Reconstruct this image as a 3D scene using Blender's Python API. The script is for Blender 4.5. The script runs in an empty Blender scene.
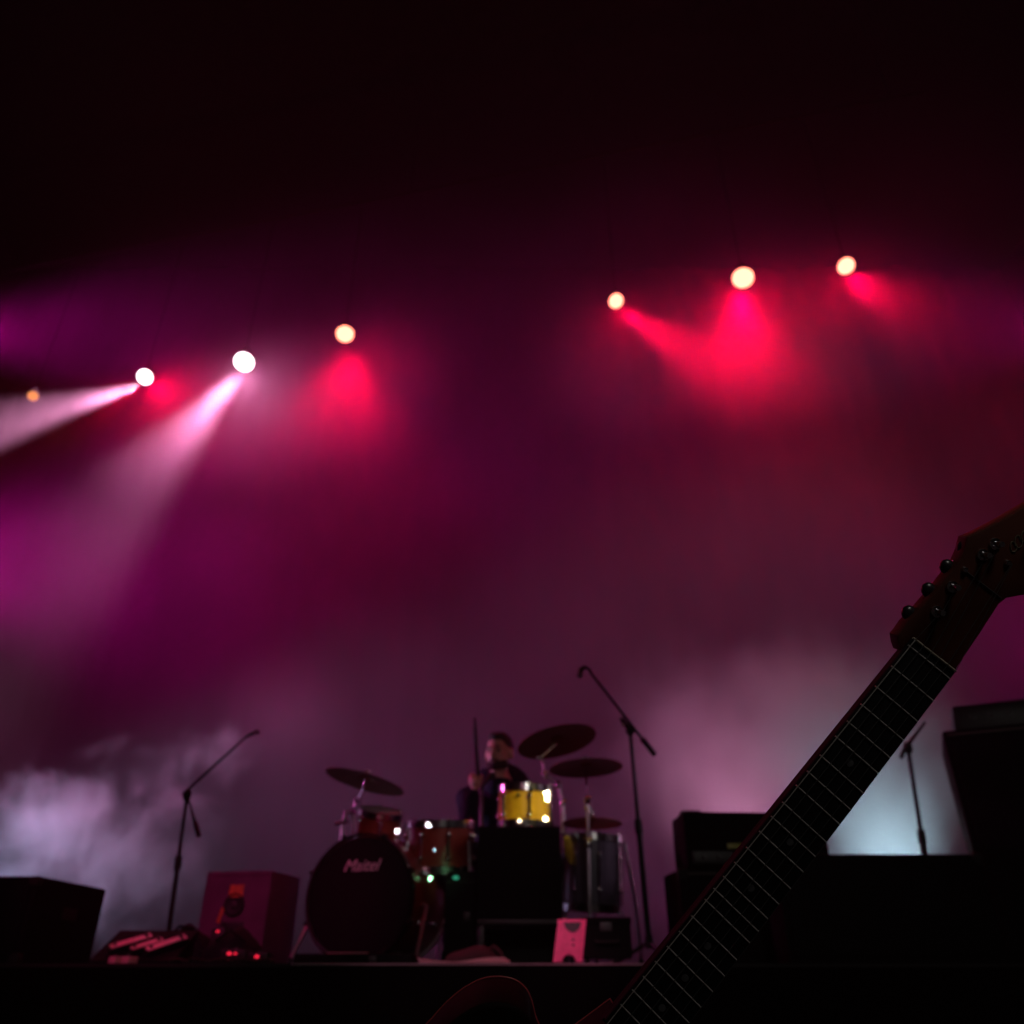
import bpy, bmesh, math, random
from math import sin, cos, pi, radians as R
from mathutils import Vector, Matrix, Quaternion

random.seed(7)
C = bpy.context.scene.collection
V = Vector

# ------------------------------------------------------------------ camera
F = 800.0                      # focal length in pixels of the 1024 frame
TH = R(29.7)                   # pitch upwards
HC = 0.44                     # camera height above the pit floor
ST = HC + 0.016                # stage top
EYE = V((0, 0, HC))
FW = V((0, cos(TH), sin(TH)))
UP = V((0, -sin(TH), cos(TH)))

def at(px, py, Y):
    """world point seen at a pixel, at forward distance Y from the camera"""
    d = FW * F + UP * (512 - py) + V((1, 0, 0)) * (px - 512)
    return EYE + d * (Y / d.y)

def atz(px, py, z):
    d = FW * F + UP * (512 - py) + V((1, 0, 0)) * (px - 512)
    return EYE + d * ((z - HC) / d.z)

def mpp(px, py, Y):
    """metres per pixel (horizontal) there"""
    return (at(px + 1, py, Y) - at(px, py, Y)).length

cam = bpy.data.cameras.new('camera')
camo = bpy.data.objects.new('camera', cam)
C.objects.link(camo)
camo.location = EYE
camo.rotation_euler = (pi / 2 + TH, 0, 0)
cam.sensor_width = 36
cam.lens = F / 1024 * 36
cam.clip_start = 0.02
cam.clip_end = 60
cam.dof.use_dof = True
cam.dof.focus_distance = 0.66
cam.dof.aperture_fstop = 6.6
bpy.context.scene.camera = camo

# --------------------------------------------------------------- materials
def mat(name, col, rough=0.6, metal=0.0, bump=0.0, bscale=60, var=0.0, vscale=8, spec=0.5, coat=0.0, emis=None, estr=0.0, trans=0.0):
    m = bpy.data.materials.new(name)
    m.use_nodes = True
    nt = m.node_tree
    b = nt.nodes['Principled BSDF']
    b.inputs['Base Color'].default_value = (*col, 1)
    b.inputs['Roughness'].default_value = rough
    b.inputs['Metallic'].default_value = metal
    b.inputs['Specular IOR Level'].default_value = spec
    b.inputs['Coat Weight'].default_value = coat
    b.inputs['Transmission Weight'].default_value = trans
    tc = nt.nodes.new('ShaderNodeTexCoord')
    if var:
        n = nt.nodes.new('ShaderNodeTexNoise'); n.inputs['Scale'].default_value = vscale; n.inputs['Detail'].default_value = 4
        nt.links.new(tc.outputs['Object'], n.inputs['Vector'])
        r = nt.nodes.new('ShaderNodeValToRGB')
        r.color_ramp.elements[0].position = 0.3; r.color_ramp.elements[1].position = 0.7
        r.color_ramp.elements[0].color = (*[c * (1 - var) for c in col], 1)
        r.color_ramp.elements[1].color = (*[min(1, c * (1 + var)) for c in col], 1)
        nt.links.new(n.outputs['Fac'], r.inputs['Fac'])
        nt.links.new(r.outputs['Color'], b.inputs['Base Color'])
    if bump:
        n = nt.nodes.new('ShaderNodeTexNoise'); n.inputs['Scale'].default_value = bscale; n.inputs['Detail'].default_value = 3
        nt.links.new(tc.outputs['Object'], n.inputs['Vector'])
        bp = nt.nodes.new('ShaderNodeBump'); bp.inputs['Strength'].default_value = bump; bp.inputs['Distance'].default_value = 0.01
        nt.links.new(n.outputs['Fac'], bp.inputs['Height'])
        nt.links.new(bp.outputs['Normal'], b.inputs['Normal'])
    if emis:
        b.inputs['Emission Color'].default_value = (*emis, 1)
        b.inputs['Emission Strength'].default_value = estr
    return m

M = {}
M['curtain'] = mat('black_curtain', (0.006, 0.0055, 0.0065), 0.95, bump=0.1, bscale=30, spec=0.1)
M['black_wall'] = mat('black_wall', (0.005, 0.005, 0.005), 0.9, var=0.3, spec=0.1)
M['pit'] = mat('pit_floor', (0.012, 0.012, 0.012), 0.8, var=0.3, spec=0.2)
M['stage'] = mat('stage_boards', (0.018, 0.016, 0.017), 0.65, var=0.4, vscale=3, spec=0.3)
M['skirt'] = mat('stage_skirt', (0.006, 0.006, 0.006), 0.95, spec=0.05)
M['tape'] = mat('edge_tape', (0.30, 0.22, 0.25), 0.7, var=0.2, vscale=5)
M['paper'] = mat('paper', (0.72, 0.62, 0.62), 0.8, var=0.1)
M['tolex'] = mat('black_tolex', (0.010, 0.009, 0.010), 0.8, bump=0.25, bscale=250, spec=0.1)
M['grille'] = mat('black_grille', (0.008, 0.008, 0.009), 0.8, bump=0.3, bscale=300, spec=0.15)
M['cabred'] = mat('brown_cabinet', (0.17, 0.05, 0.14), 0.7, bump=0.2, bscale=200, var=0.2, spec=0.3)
M['cone'] = mat('speaker_cone', (0.02, 0.02, 0.024), 0.5)
M['orange'] = mat('orange_sticker', (0.75, 0.16, 0.06), 0.6, var=0.25, vscale=60)
M['piping'] = mat('pale_piping', (0.09, 0.06, 0.06), 0.6)
M['plate'] = mat('yellow_plate', (0.55, 0.5, 0.12), 0.4)
M['metal_black'] = mat('black_metal', (0.02, 0.018, 0.02), 0.45, 0.3)
M['metal_grey'] = mat('grey_metal', (0.09, 0.08, 0.09), 0.45, 0.5)
M['chrome'] = mat('chrome', (0.75, 0.74, 0.76), 0.16, 1.0)
M['chrome_dull'] = mat('brushed_chrome', (0.55, 0.52, 0.55), 0.5, 1.0)
M['chrome_cap'] = mat('polished_cap', (0.85, 0.86, 0.85), 0.24, 1.0)
M['brass'] = mat('cymbal_bronze', (0.20, 0.075, 0.045), 0.5, 0.9, bump=0.06, bscale=40)
M['shell_red'] = mat('red_lacquer_shell', (0.20, 0.028, 0.02), 0.28, 0, coat=0.6, var=0.2, vscale=12)
M['shell_yellow_lit'] = mat('yellow_lit_shell', (0.85, 0.50, 0.02), 0.3, 0, coat=0.5, var=0.12, vscale=14)  # yellow light put into the shell colour
M['shell_grey'] = mat('smoke_grey_shell', (0.09, 0.08, 0.11), 0.3, 0.2, coat=0.4)
M['drumhead'] = mat('black_drumhead', (0.008, 0.007, 0.009), 0.55, spec=0.25)
M['drumhead_white'] = mat('coated_drumhead', (0.5, 0.48, 0.5), 0.6)
M['hoop_black'] = mat('black_hoop', (0.012, 0.010, 0.012), 0.4, coat=0.2)
M['hoop_wood'] = mat('lacquered_hoop', (0.55, 0.45, 0.45), 0.4, 0.2, coat=0.4)
M['logo'] = mat('white_logo_print', (0.92, 0.78, 0.85), 0.6)
M['rubber'] = mat('rubber', (0.012, 0.012, 0.012), 0.8)
M['stick'] = mat('dark_stick', (0.03, 0.015, 0.02), 0.6)
M['skin'] = mat('skin', (0.55, 0.29, 0.23), 0.55, var=0.12, vscale=18)
M['hair'] = mat('dark_hair', (0.03, 0.012, 0.012), 0.75, bump=0.5, bscale=120)
M['shirt'] = mat('navy_cotton', (0.013, 0.012, 0.028), 0.9, bump=0.2, bscale=25, spec=0.1)
M['jeans'] = mat('dark_denim', (0.012, 0.013, 0.022), 0.9, spec=0.1)
M['eye'] = mat('eye', (0.05, 0.03, 0.03), 0.25)
M['lip'] = mat('lip', (0.28, 0.09, 0.09), 0.5)
M['pink'] = mat('pink_card', (0.88, 0.10, 0.30), 0.55, var=0.12, vscale=40)
M['pedal_pale'] = mat('pale_pedal_top', (0.80, 0.35, 0.42), 0.4, var=0.15, vscale=60)
M['led'] = mat('red_led', (0.8, 0.05, 0.05), 0.3, emis=(1.0, 0.02, 0.06), estr=1.0)
M['green_glint'] = mat('green_glint', (0.05, 0.3, 0.2), 0.3, emis=(0.03, 0.34, 0.20), estr=.6)  # emission stands in for a green glint, no lamp there
M['bag'] = mat('black_nylon', (0.008, 0.009, 0.012), 0.75, bump=0.4, bscale=12, spec=0.2)
M['bag_red'] = mat('maroon_nylon', (0.06, 0.014, 0.022), 0.8, bump=0.4, bscale=12)
M['yellow'] = mat('yellow_gleam', (0.75, 0.62, 0.06), 0.8, var=0.2, vscale=30)  # yellow light on a drum hoop put into a colour
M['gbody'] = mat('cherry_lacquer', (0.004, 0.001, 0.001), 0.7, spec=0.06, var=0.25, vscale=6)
M['rim_highlight'] = mat('red_rim_highlight', (0.40, 0.06, 0.07), 0.35)  # colour stands in for a red highlight on the body edge
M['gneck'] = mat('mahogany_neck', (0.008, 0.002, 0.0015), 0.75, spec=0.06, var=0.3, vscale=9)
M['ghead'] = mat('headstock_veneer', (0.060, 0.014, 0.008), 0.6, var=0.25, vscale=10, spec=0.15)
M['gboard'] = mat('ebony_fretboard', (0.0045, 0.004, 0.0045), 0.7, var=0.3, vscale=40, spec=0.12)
M['fret'] = mat('nickel_fret', (0.60, 0.58, 0.56), 0.5, 0.75)
M['string'] = mat('steel_string', (0.10, 0.10, 0.10), 0.45, 0.8)
M['inlay'] = mat('pearl_inlay', (0.055, 0.055, 0.058), 0.5, var=0.3, vscale=150)
M['bone'] = mat('bone_nut', (0.30, 0.26, 0.2), 0.5)
M['gknob'] = mat('black_tuner_button', (0.012, 0.010, 0.012), 0.3)
M['script'] = mat('faded_gold_script', (0.10, 0.08, 0.05), 0.6)
M['housing'] = mat('lamp_housing', (0.006, 0.006, 0.006), 0.7, spec=0.1)

def lens_mat(name, col, s):
    m = bpy.data.materials.new(name); m.use_nodes = True
    nt = m.node_tree; nt.nodes.clear()
    e = nt.nodes.new('ShaderNodeEmission'); e.inputs['Color'].default_value = (*col, 1); e.inputs['Strength'].default_value = s
    o = nt.nodes.new('ShaderNodeOutputMaterial'); nt.links.new(e.outputs[0], o.inputs['Surface'])
    return m
M['lens_red'] = lens_mat('red_lamp_lens', (1.0, 0.24, 0.15), 4.6)
M['lens_white'] = lens_mat('white_lamp_lens', (1.0, 0.80, 0.86), 6)
M['lens_amber'] = lens_mat('amber_lamp_lens', (1.0, 0.30, 0.10), 1.1)

# ----------------------------------------------------------- mesh helpers
def basis(d):
    d = d.normalized()
    a = V((0, 0, 1)) if abs(d.z) < 0.95 else V((1, 0, 0))
    x = d.cross(a).normalized()
    return x, d.cross(x).normalized(), d

class MB:
    def __init__(s): s.bm = bmesh.new()
    def box(s, c, size, rot=None, bev=0.0, taper=None):
        t = bmesh.new()
        bmesh.ops.create_cube(t, size=1)
        for v in t.verts:
            v.co = V((v.co.x * size[0], v.co.y * size[1], v.co.z * size[2]))
        if taper:
            for v in t.verts:
                if v.co.z > 0:
                    v.co.x *= taper[0]; v.co.y *= taper[1]
        if bev: bmesh.ops.bevel(t, geom=t.edges[:], offset=bev, segments=2, affect='EDGES', profile=0.6)
        Mx = (rot if rot is not None else Matrix.Identity(3))
        for v in t.verts: v.co = Mx @ v.co + V(c)
        s._join(t); return s
    def _join(s, t):
        me = bpy.data.meshes.new('t'); t.to_mesh(me); t.free()
        s.bm.from_mesh(me); bpy.data.meshes.remove(me)
    def tube(s, pts, r, seg=12, cap=True):
        pts = [V(p) for p in pts]
        rs = r if isinstance(r, (list, tuple)) else [r] * len(pts)
        rings = []; ref = None
        for i, p in enumerate(pts):
            a = pts[max(0, i - 1)]; b = pts[min(len(pts) - 1, i + 1)]
            d = (b - a).normalized()
            if ref is None: x, y, _ = basis(d)
            else:
                x = (ref - d * ref.dot(d)).normalized(); y = d.cross(x)
            ref = x
            rings.append([s.bm.verts.new(p + (x * cos(2 * pi * k / seg) + y * sin(2 * pi * k / seg)) * rs[i]) for k in range(seg)])
        for a, b in zip(rings, rings[1:]):
            for k in range(seg):
                s.bm.faces.new((a[k], a[(k + 1) % seg], b[(k + 1) % seg], b[k]))
        if cap:
            s.bm.faces.new(list(reversed(rings[0]))); s.bm.faces.new(rings[-1])
        return s
    def lathe(s, c, axis, prof, seg=40, closed=False):
        """prof: list of (radius, height along the axis)"""
        x, y, d = basis(V(axis)); c = V(c); rings = []
        for r, h in prof:
            if r < 1e-6: rings.append([s.bm.verts.new(c + d * h)])
            else: rings.append([s.bm.verts.new(c + d * h + (x * cos(2 * pi * k / seg) + y * sin(2 * pi * k / seg)) * r) for k in range(seg)])
        prs = list(zip(rings, rings[1:]))
        if closed: prs.append((rings[-1], rings[0]))
        for a, b in prs:
            for k in range(seg):
                k2 = (k + 1) % seg
                if len(a) == 1 and len(b) == 1: continue
                if len(a) == 1: s.bm.faces.new((a[0], b[k2], b[k]))
                elif len(b) == 1: s.bm.faces.new((a[k], a[k2], b[0]))
                else: s.bm.faces.new((a[k], a[k2], b[k2], b[k]))
        return s
    def sphere(s, c, r, rot=None, seg=16):
        t = bmesh.new(); bmesh.ops.create_uvsphere(t, u_segments=seg, v_segments=max(6, seg // 2), radius=1)
        r = V(r) if isinstance(r, (tuple, list, Vector)) else V((r, r, r))
        for v in t.verts:
            p = V((v.co.x * r.x, v.co.y * r.y, v.co.z * r.z))
            v.co = (rot @ p if rot is not None else p) + V(c)
        s._join(t); return s
    def prism(s, pts, z0, z1, bev=0.0, segs=2):
        t = bmesh.new()
        a = [t.verts.new((p[0], p[1], z0)) for p in pts]
        f = t.faces.new(a)
        r = bmesh.ops.extrude_face_region(t, geom=[f])
        for v in r['geom']:
            if isinstance(v, bmesh.types.BMVert): v.co.z = z1
        bmesh.ops.recalc_face_normals(t, faces=t.faces[:])
        if bev:
            es = [e for e in t.edges if abs(e.verts[0].co.z - e.verts[1].co.z) < 1e-7]
            bmesh.ops.bevel(t, geom=es, offset=bev, segments=segs, affect='EDGES', profile=0.5)
        s._join(t); return s
    def warp(s, fn):
        for v in s.bm.verts: v.co = fn(v.co.copy())
        return s
    def build(s, name, m, parent=None, smooth=35, loc=None):
        bmesh.ops.recalc_face_normals(s.bm, faces=s.bm.faces[:])
        me = bpy.data.meshes.new(name); s.bm.to_mesh(me); s.bm.free()
        if smooth:
            for p in me.polygons: p.use_smooth = True
            me.set_sharp_from_angle(angle=R(smooth))
        me.materials.append(M[m] if isinstance(m, str) else m)
        o = bpy.data.objects.new(name, me); C.objects.link(o)
        if parent is not None: o.parent = parent
        return o

def tag(o, label=None, cat=None, group=None, kind=None):
    if label: o['label'] = label
    if cat: o['category'] = cat
    if group: o['group'] = group
    if kind: o['kind'] = kind
    return o

def thing(name, loc, label, cat, group=None, rot=None):
    o = bpy.data.objects.new(name, None); C.objects.link(o)
    o.empty_display_size = 0.1
    mw = Matrix.Translation(V(loc))
    if rot is not None: mw = mw @ rot.to_4x4()
    o.matrix_world = mw
    return tag(o, label, cat, group)

def local(root):
    inv = root.matrix_world.inverted()
    return lambda p: inv @ V(p)

RZ = lambda a: Matrix.Rotation(a, 3, 'Z')
RX = lambda a: Matrix.Rotation(a, 3, 'X')
RY = lambda a: Matrix.Rotation(a, 3, 'Y')

# ------------------------------------------------------------- the setting
YE = 3.45                       # front edge of the stage
YB = 9.4                        # backdrop
def struct(name, mb, m, label=None, smooth=0):
    o = mb.build(name, m, None, smooth); o['kind'] = 'structure'
    if label: o['label'] = label
    return o

struct('floor', MB().box((0, 0.4, -0.05), (16, 6.4, 0.1)), 'pit')
stg = MB().box((0, (YE + YB) / 2 + 0.3, ST / 2), (15.9, YB - YE + 0.6, ST))
struct('stage', stg, 'stage')
# pleated skirt closing the stage front
sk = MB()
n = 400
row0, row1 = [], []
for i in range(n + 1):
    x = -7.9 + 15.8 * i / n
    y = YE - 0.02 - 0.008 * sin(i * 1.15) - 0.004 * sin(i * 0.37)
    row0.append(sk.bm.verts.new((x, y, 0.0))); row1.append(sk.bm.verts.new((x, y, ST - 0.012)))
for i in range(n): sk.bm.faces.new((row0[i], row0[i + 1], row1[i + 1], row1[i]))
bmesh.ops.solidify(sk.bm, geom=sk.bm.faces[:], thickness=0.004)
struct('trim_1', sk, 'skirt', 'black pleated skirt along the stage front', 40)
# pale lip of the stage edge, visible right of the paper strip
xa, xb = at(292, 963, YE).x, at(652, 963, YE).x
struct('trim_2', MB().box(((xa + xb) / 2, YE - 0.008, ST - 0.003), (xb - xa, 0.016, 0.006), bev=0.0015), 'tape', 'pale tape along the stage lip')

# curtain backdrop with folds
cu = MB(); n = 360; rows = 2
g = []
for j in range(rows):
    z = ST if j == 0 else 10.4
    g.append([cu.bm.verts.new((-8 + 16 * i / n, YB + 0.02 * sin(i * 0.62 + 0.6 * sin(i * 0.11)) + 0.03 * sin(i * 0.23), z)) for i in range(n + 1)])
for i in range(n): cu.bm.faces.new((g[0][i], g[0][i + 1], g[1][i + 1], g[1][i]))
bmesh.ops.solidify(cu.bm, geom=cu.bm.faces[:], thickness=0.01)
struct('wall_back', cu, 'curtain', 'black folded curtain behind the stage', 60)
struct('wall_left', MB().box((-8.1, 3.6, 5.2), (0.2, 13, 10.4)), 'black_wall')
struct('wall_right', MB().box((8.1, 3.6, 5.2), (0.2, 13, 10.4)), 'black_wall')
struct('ceiling', MB().box((0, 3.6, 10.5), (16.4, 13, 0.2)), 'black_wall')

# ---------------------------------------------------------------- lamps
def spot(name, loc, aim, col, power, angle, blend=0.6, radius=0.05, parent=None):
    l = bpy.data.lights.new(name, 'SPOT')
    l.color = col; l.energy = power; l.spot_size = R(angle); l.spot_blend = blend; l.shadow_soft_size = radius
    o = bpy.data.objects.new(name, l); C.objects.link(o)
    d = (V(aim) - V(loc)).normalized()
    o.matrix_world = Matrix.Translation(V(loc)) @ d.to_track_quat('-Z', 'Y').to_matrix().to_4x4()
    if parent is not None:
        mw = o.matrix_world.copy(); o.parent = parent; o.matrix_parent_inverse = parent.matrix_world.inverted(); o.matrix_world = mw
    return o

def area(name, loc, aim, col, power, sx, sy, spread=180):
    l = bpy.data.lights.new(name, 'AREA')
    l.shape = 'RECTANGLE'; l.size = sx; l.size_y = sy; l.color = col; l.energy = power; l.spread = R(spread)
    o = bpy.data.objects.new(name, l); C.objects.link(o)
    d = (V(aim) - V(loc)).normalized()
    o.matrix_world = Matrix.Translation(V(loc)) @ d.to_track_quat('-Z', 'Y').to_matrix().to_4x4()
    return o

HT = HC + 5.6                   # height of the lamps
RED = (1.0, 0.0, 0.045)
MAG = (1.0, 0.0, 0.50)
WHITE = (1.0, 0.33, 0.66)
# px, py, lens radius px, lens material, aim pixel + forward distance, [(colour, power, angle, blend)], label
lamps = [
    (33, 396, 5.5, 'lens_amber', (120, 560, 6.4), [((1, .3, .1), 15, 40, .8)], 0, 0, 'small dim orange stage lamp at the low end of the bar, inside the white beam'),
    (145, 377, 8.5, 'lens_white', (-270, 492, 8.7), [(WHITE, 11500, 21, .5), (RED, 200, 80, 1)], 70, .20, 'stage lamp throwing a white beam flat out to the side with a red fringe'),
    (244, 362, 11, 'lens_white', (20, 590, 7.4), [(WHITE, 1650, 42, .9)], 30, .34, 'stage lamp throwing a broad white beam steeply downward'),
    (345, 334, 10, 'lens_red', (322, 640, 8.6), [(RED, 240, 125, 1)], 42, .28, 'red stage lamp glowing above the bass drum, just past the two white beams'),
    (616, 301, 8.5, 'lens_red', (900, 480, 7.2), [(RED, 1000, 46, 1)], 20, .2, 'red stage lamp first past the gap in the bar, beam slanting sideways'),
    (743, 278, 12, 'lens_red', (750, 640, 7.9), [(RED, 290, 115, 1)], 55, .28, 'largest red stage lamp, its glow falling straight down'),
    (846, 266, 9.5, 'lens_red', (1030, 380, 6.9), [(RED, 650, 54, 1)], 20, .2, 'red stage lamp at the high end of the bar with a faint sideways beam'),
]
pts = []
dzb = 2.2
for (px, py, rp, lm, aim, beams, glow, thick, label) in lamps:
    p = atz(px, py, HT)
    pts.append(p)
    depth = (p - EYE).dot(FW)
    rad = rp * .88 * depth / F
    a = at(*aim)
    # the can leans towards the house so that its lens faces out
    d = ((a - p).normalized() * 0.35 + (EYE - p).normalized()).normalized()
    t = thing('stage_spotlight', p, label, 'stage lamp', 'lamps on the lighting bar')
    x, y, _ = basis(d)
    MB().lathe((0, 0, 0), d, [(0, -rad * 1.1), (rad * .6, -rad * 1.1), (rad * .8, -rad * .95), (rad * 1.02, -rad * .5), (rad * 1.06, 0.012), (rad * 1.02, 0.012), (rad * 1.0, -0.006), (0, -0.02)], 28).build('housing', 'housing', t)
    MB().lathe((0, 0, 0), d, [(0, 0.012), (rad * .6, 0.009), (rad * .99, 0.0), (rad * .99, -0.003), (0, -0.004)], 32).build('lens', lm, t)
    top = V((0, 0, rad * 2.1))
    bk = -d * rad * .5
    s1, s2 = bk + x * rad * 1.12, bk - x * rad * 1.12
    MB().tube([s1, s1 + (top - s1) * .75, top, s2 + (top - s2) * .75, s2], 0.006, 8).build('yoke', 'housing', t)
    MB().box(top + V((0, 0, (dzb - top.z) / 2)), (.005, .005, dzb - top.z), bev=.001).build('suspension_wire', 'housing', t)
    for i, (col, pw, ang, bl) in enumerate(beams):
        ad_ = (a - p).normalized()
        spot('lamp_beam', p + V((0, .09, 0)) + (ad_ - d * ad_.dot(d)).normalized() * rad * 1.12, a, col, pw, ang, bl, rad * 0.7)
    if glow:                                 # added point light for a halo round the lamp
        l = bpy.data.lights.new('lamp_halo', 'POINT'); l.energy = glow; l.shadow_soft_size = rad
        l.color = RED if px != 244 else (1, .3, .62)
        o = bpy.data.objects.new('lamp_halo', l); C.objects.link(o); dn_ = V((1, 0, -.5)) if px == 145 else (a - p).normalized(); o.location = p + V((0, .10, 0)) + (dn_ - d * dn_.dot(d)).normalized() * rad * 1.25
p0, p1 = pts[0], pts[-1]
dz = V((0, 0, dzb + .014))
d = (p1 - p0).normalized()
br = thing('lighting_bar', (p0 + p1) / 2 + dz, 'thin black lighting bar carrying the row of stage lamps', 'lighting bar')
Lb = local(br)
MB().tube([Lb(p0 - d * 1.2 + dz), Lb(p1 + d * 1.2 + dz)], 0.012, 12).build('bar', 'housing', br)
for u in (-.1, .5, 1.1):
    q = p0.lerp(p1, u) + dz
    MB().tube([Lb(q), Lb(V((q.x, q.y, 10.4)))], .004, 8).build('hanger', 'housing', br)

# washes and fills (lights alone, no fixtures built)
def wash():
    # magenta light raking the haze behind the band, from the wings
    spot('wash_magenta', (-7.6, 8.4, 4.6), (2.0, 8.0, 4.2), MAG, 1350, 66, 1, .3)
    spot('wash_magenta', (7.6, 8.2, 3.6), (-2.0, 8.0, 3.4), MAG, 280, 60, 1, .3)
    spot('wash_magenta', (-7.6, 8.0, 7.8), (2.0, 7.5, 7.2), MAG, 1000, 54, 1, .3)
    spot('wash_magenta', (7.6, 7.4, 7.4), (-2.0, 7.6, 7.2), MAG, 380, 50, 1, .3)
    for x in (-4.6, -2.4, -0.4, 1.6, 3.6):
        spot('backdrop_fill', (x, 8.9, ST + 0.1), (x * .9, 8.6, 4.0), MAG, 40 if x < 1 else 26, 80, 1, 0.15)  # added uplights that brighten the backdrop and low haze
    # cold light low behind the amplifiers and from the wing
    spot('cold_floor', at(905, 930, 6.3), at(850, 700, 5.7), (0.56, 0.84, 1.0), 175, 80, 1, 0.12)
    spot('wash_pink', at(735, 940, 5.35), at(712, 640, 6.3), (1.0, .40, .70), 190, 74, 1, .12)  # added pink spot that tints the mist
    spot('wash_pink', (-7.0, 6.9, 2.9), (-2.6, 6.5, 1.6), (1.0, .12, .6), 1000, 36, 1, .2)  # added pink spot that tints the left smoke
    spot('cold_wing', (-6.2, 6.6, ST + 0.35), (-2.6, 6.7, ST + 1.0), (0.50, 0.62, 1.0), 1150, 42, 1, 0.15)
    # red from the front of house, touching the fronts
    spot('front_red', (-2.6, -0.6, 3.4), at(240, 930, 4.4), (1.0, 0.05, 0.30), 220, 18, .8, 0.12)
    spot('front_red', (0.6, 0.2, 4.4), at(572, 940, 3.6), (1.0, 0.16, 0.36), 240, 7, .8, 0.08)  # added tight spot that brightens the pink card
    spot('front_pink', (-1.4, -0.6, 3.2), at(500, 962, 3.5), (1.0, 0.40, 0.56), 180, 15, .9, 0.08)  # added spot that brightens the paper and stage lip
    spot('glint_spot', (3.0, 1.0, 3.4), at(404, 842, 4.7), (1, .92, .95), 170, 5, .6, .06)  # added narrow white spot for glints on the drum fittings
    spot('side_pink', (3.7, 3.5, 2.3), at(560, 845, 4.72), (1, .66, .86), 75, 13, .8, .1)  # added side spot that brightens the chrome poles
    # warm spot on the small drum
    spot('warm_spot', (2.3, 1.5, 3.2), at(528, 806, 4.55), (1.0, 0.86, 0.45), 400, 5.0, .5, 0.05)
    spot('green_spot', (1.2, 1.5, 1.15), at(430, 880, 4.6), (0.35, 1.0, 0.45), 60, 4, .6, 0.05)  # added spot for a green glint on the bass drum
    spot('kit_fill', (-0.6, -0.8, 2.7), at(470, 820, 4.8), (1.0, 0.36, 0.52), 48, 18, .9, 0.1)
    # added faint neutral fill over the camera, brightens frets and headstock
    area('fret_fill', (0.9, -1.2, 2.2), (0.25, 0.5, 0.6), (1, .93, .86), 9.0, .5, .5)
    spot('guitar_rim', (-1.0, 1.9, 1.5), at(800, 800, 0.58), (1.0, 0.03, 0.12), 3.0, 50, 1, 0.04)
wash()

# ------------------------------------------------------------- haze, smoke
w = bpy.data.worlds.new('world'); bpy.context.scene.world = w
w.use_nodes = True
nt = w.node_tree; nt.nodes.clear()
bg = nt.nodes.new('ShaderNodeBackground'); bg.inputs['Color'].default_value = (0, 0, 0, 1)
vs = nt.nodes.new('ShaderNodeVolumeScatter'); vs.inputs['Density'].default_value = 0.003; vs.inputs['Anisotropy'].default_value = 0.35
ow = nt.nodes.new('ShaderNodeOutputWorld')
nt.links.new(bg.outputs[0], ow.inputs['Surface']); nt.links.new(vs.outputs[0], ow.inputs['Volume'])

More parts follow.
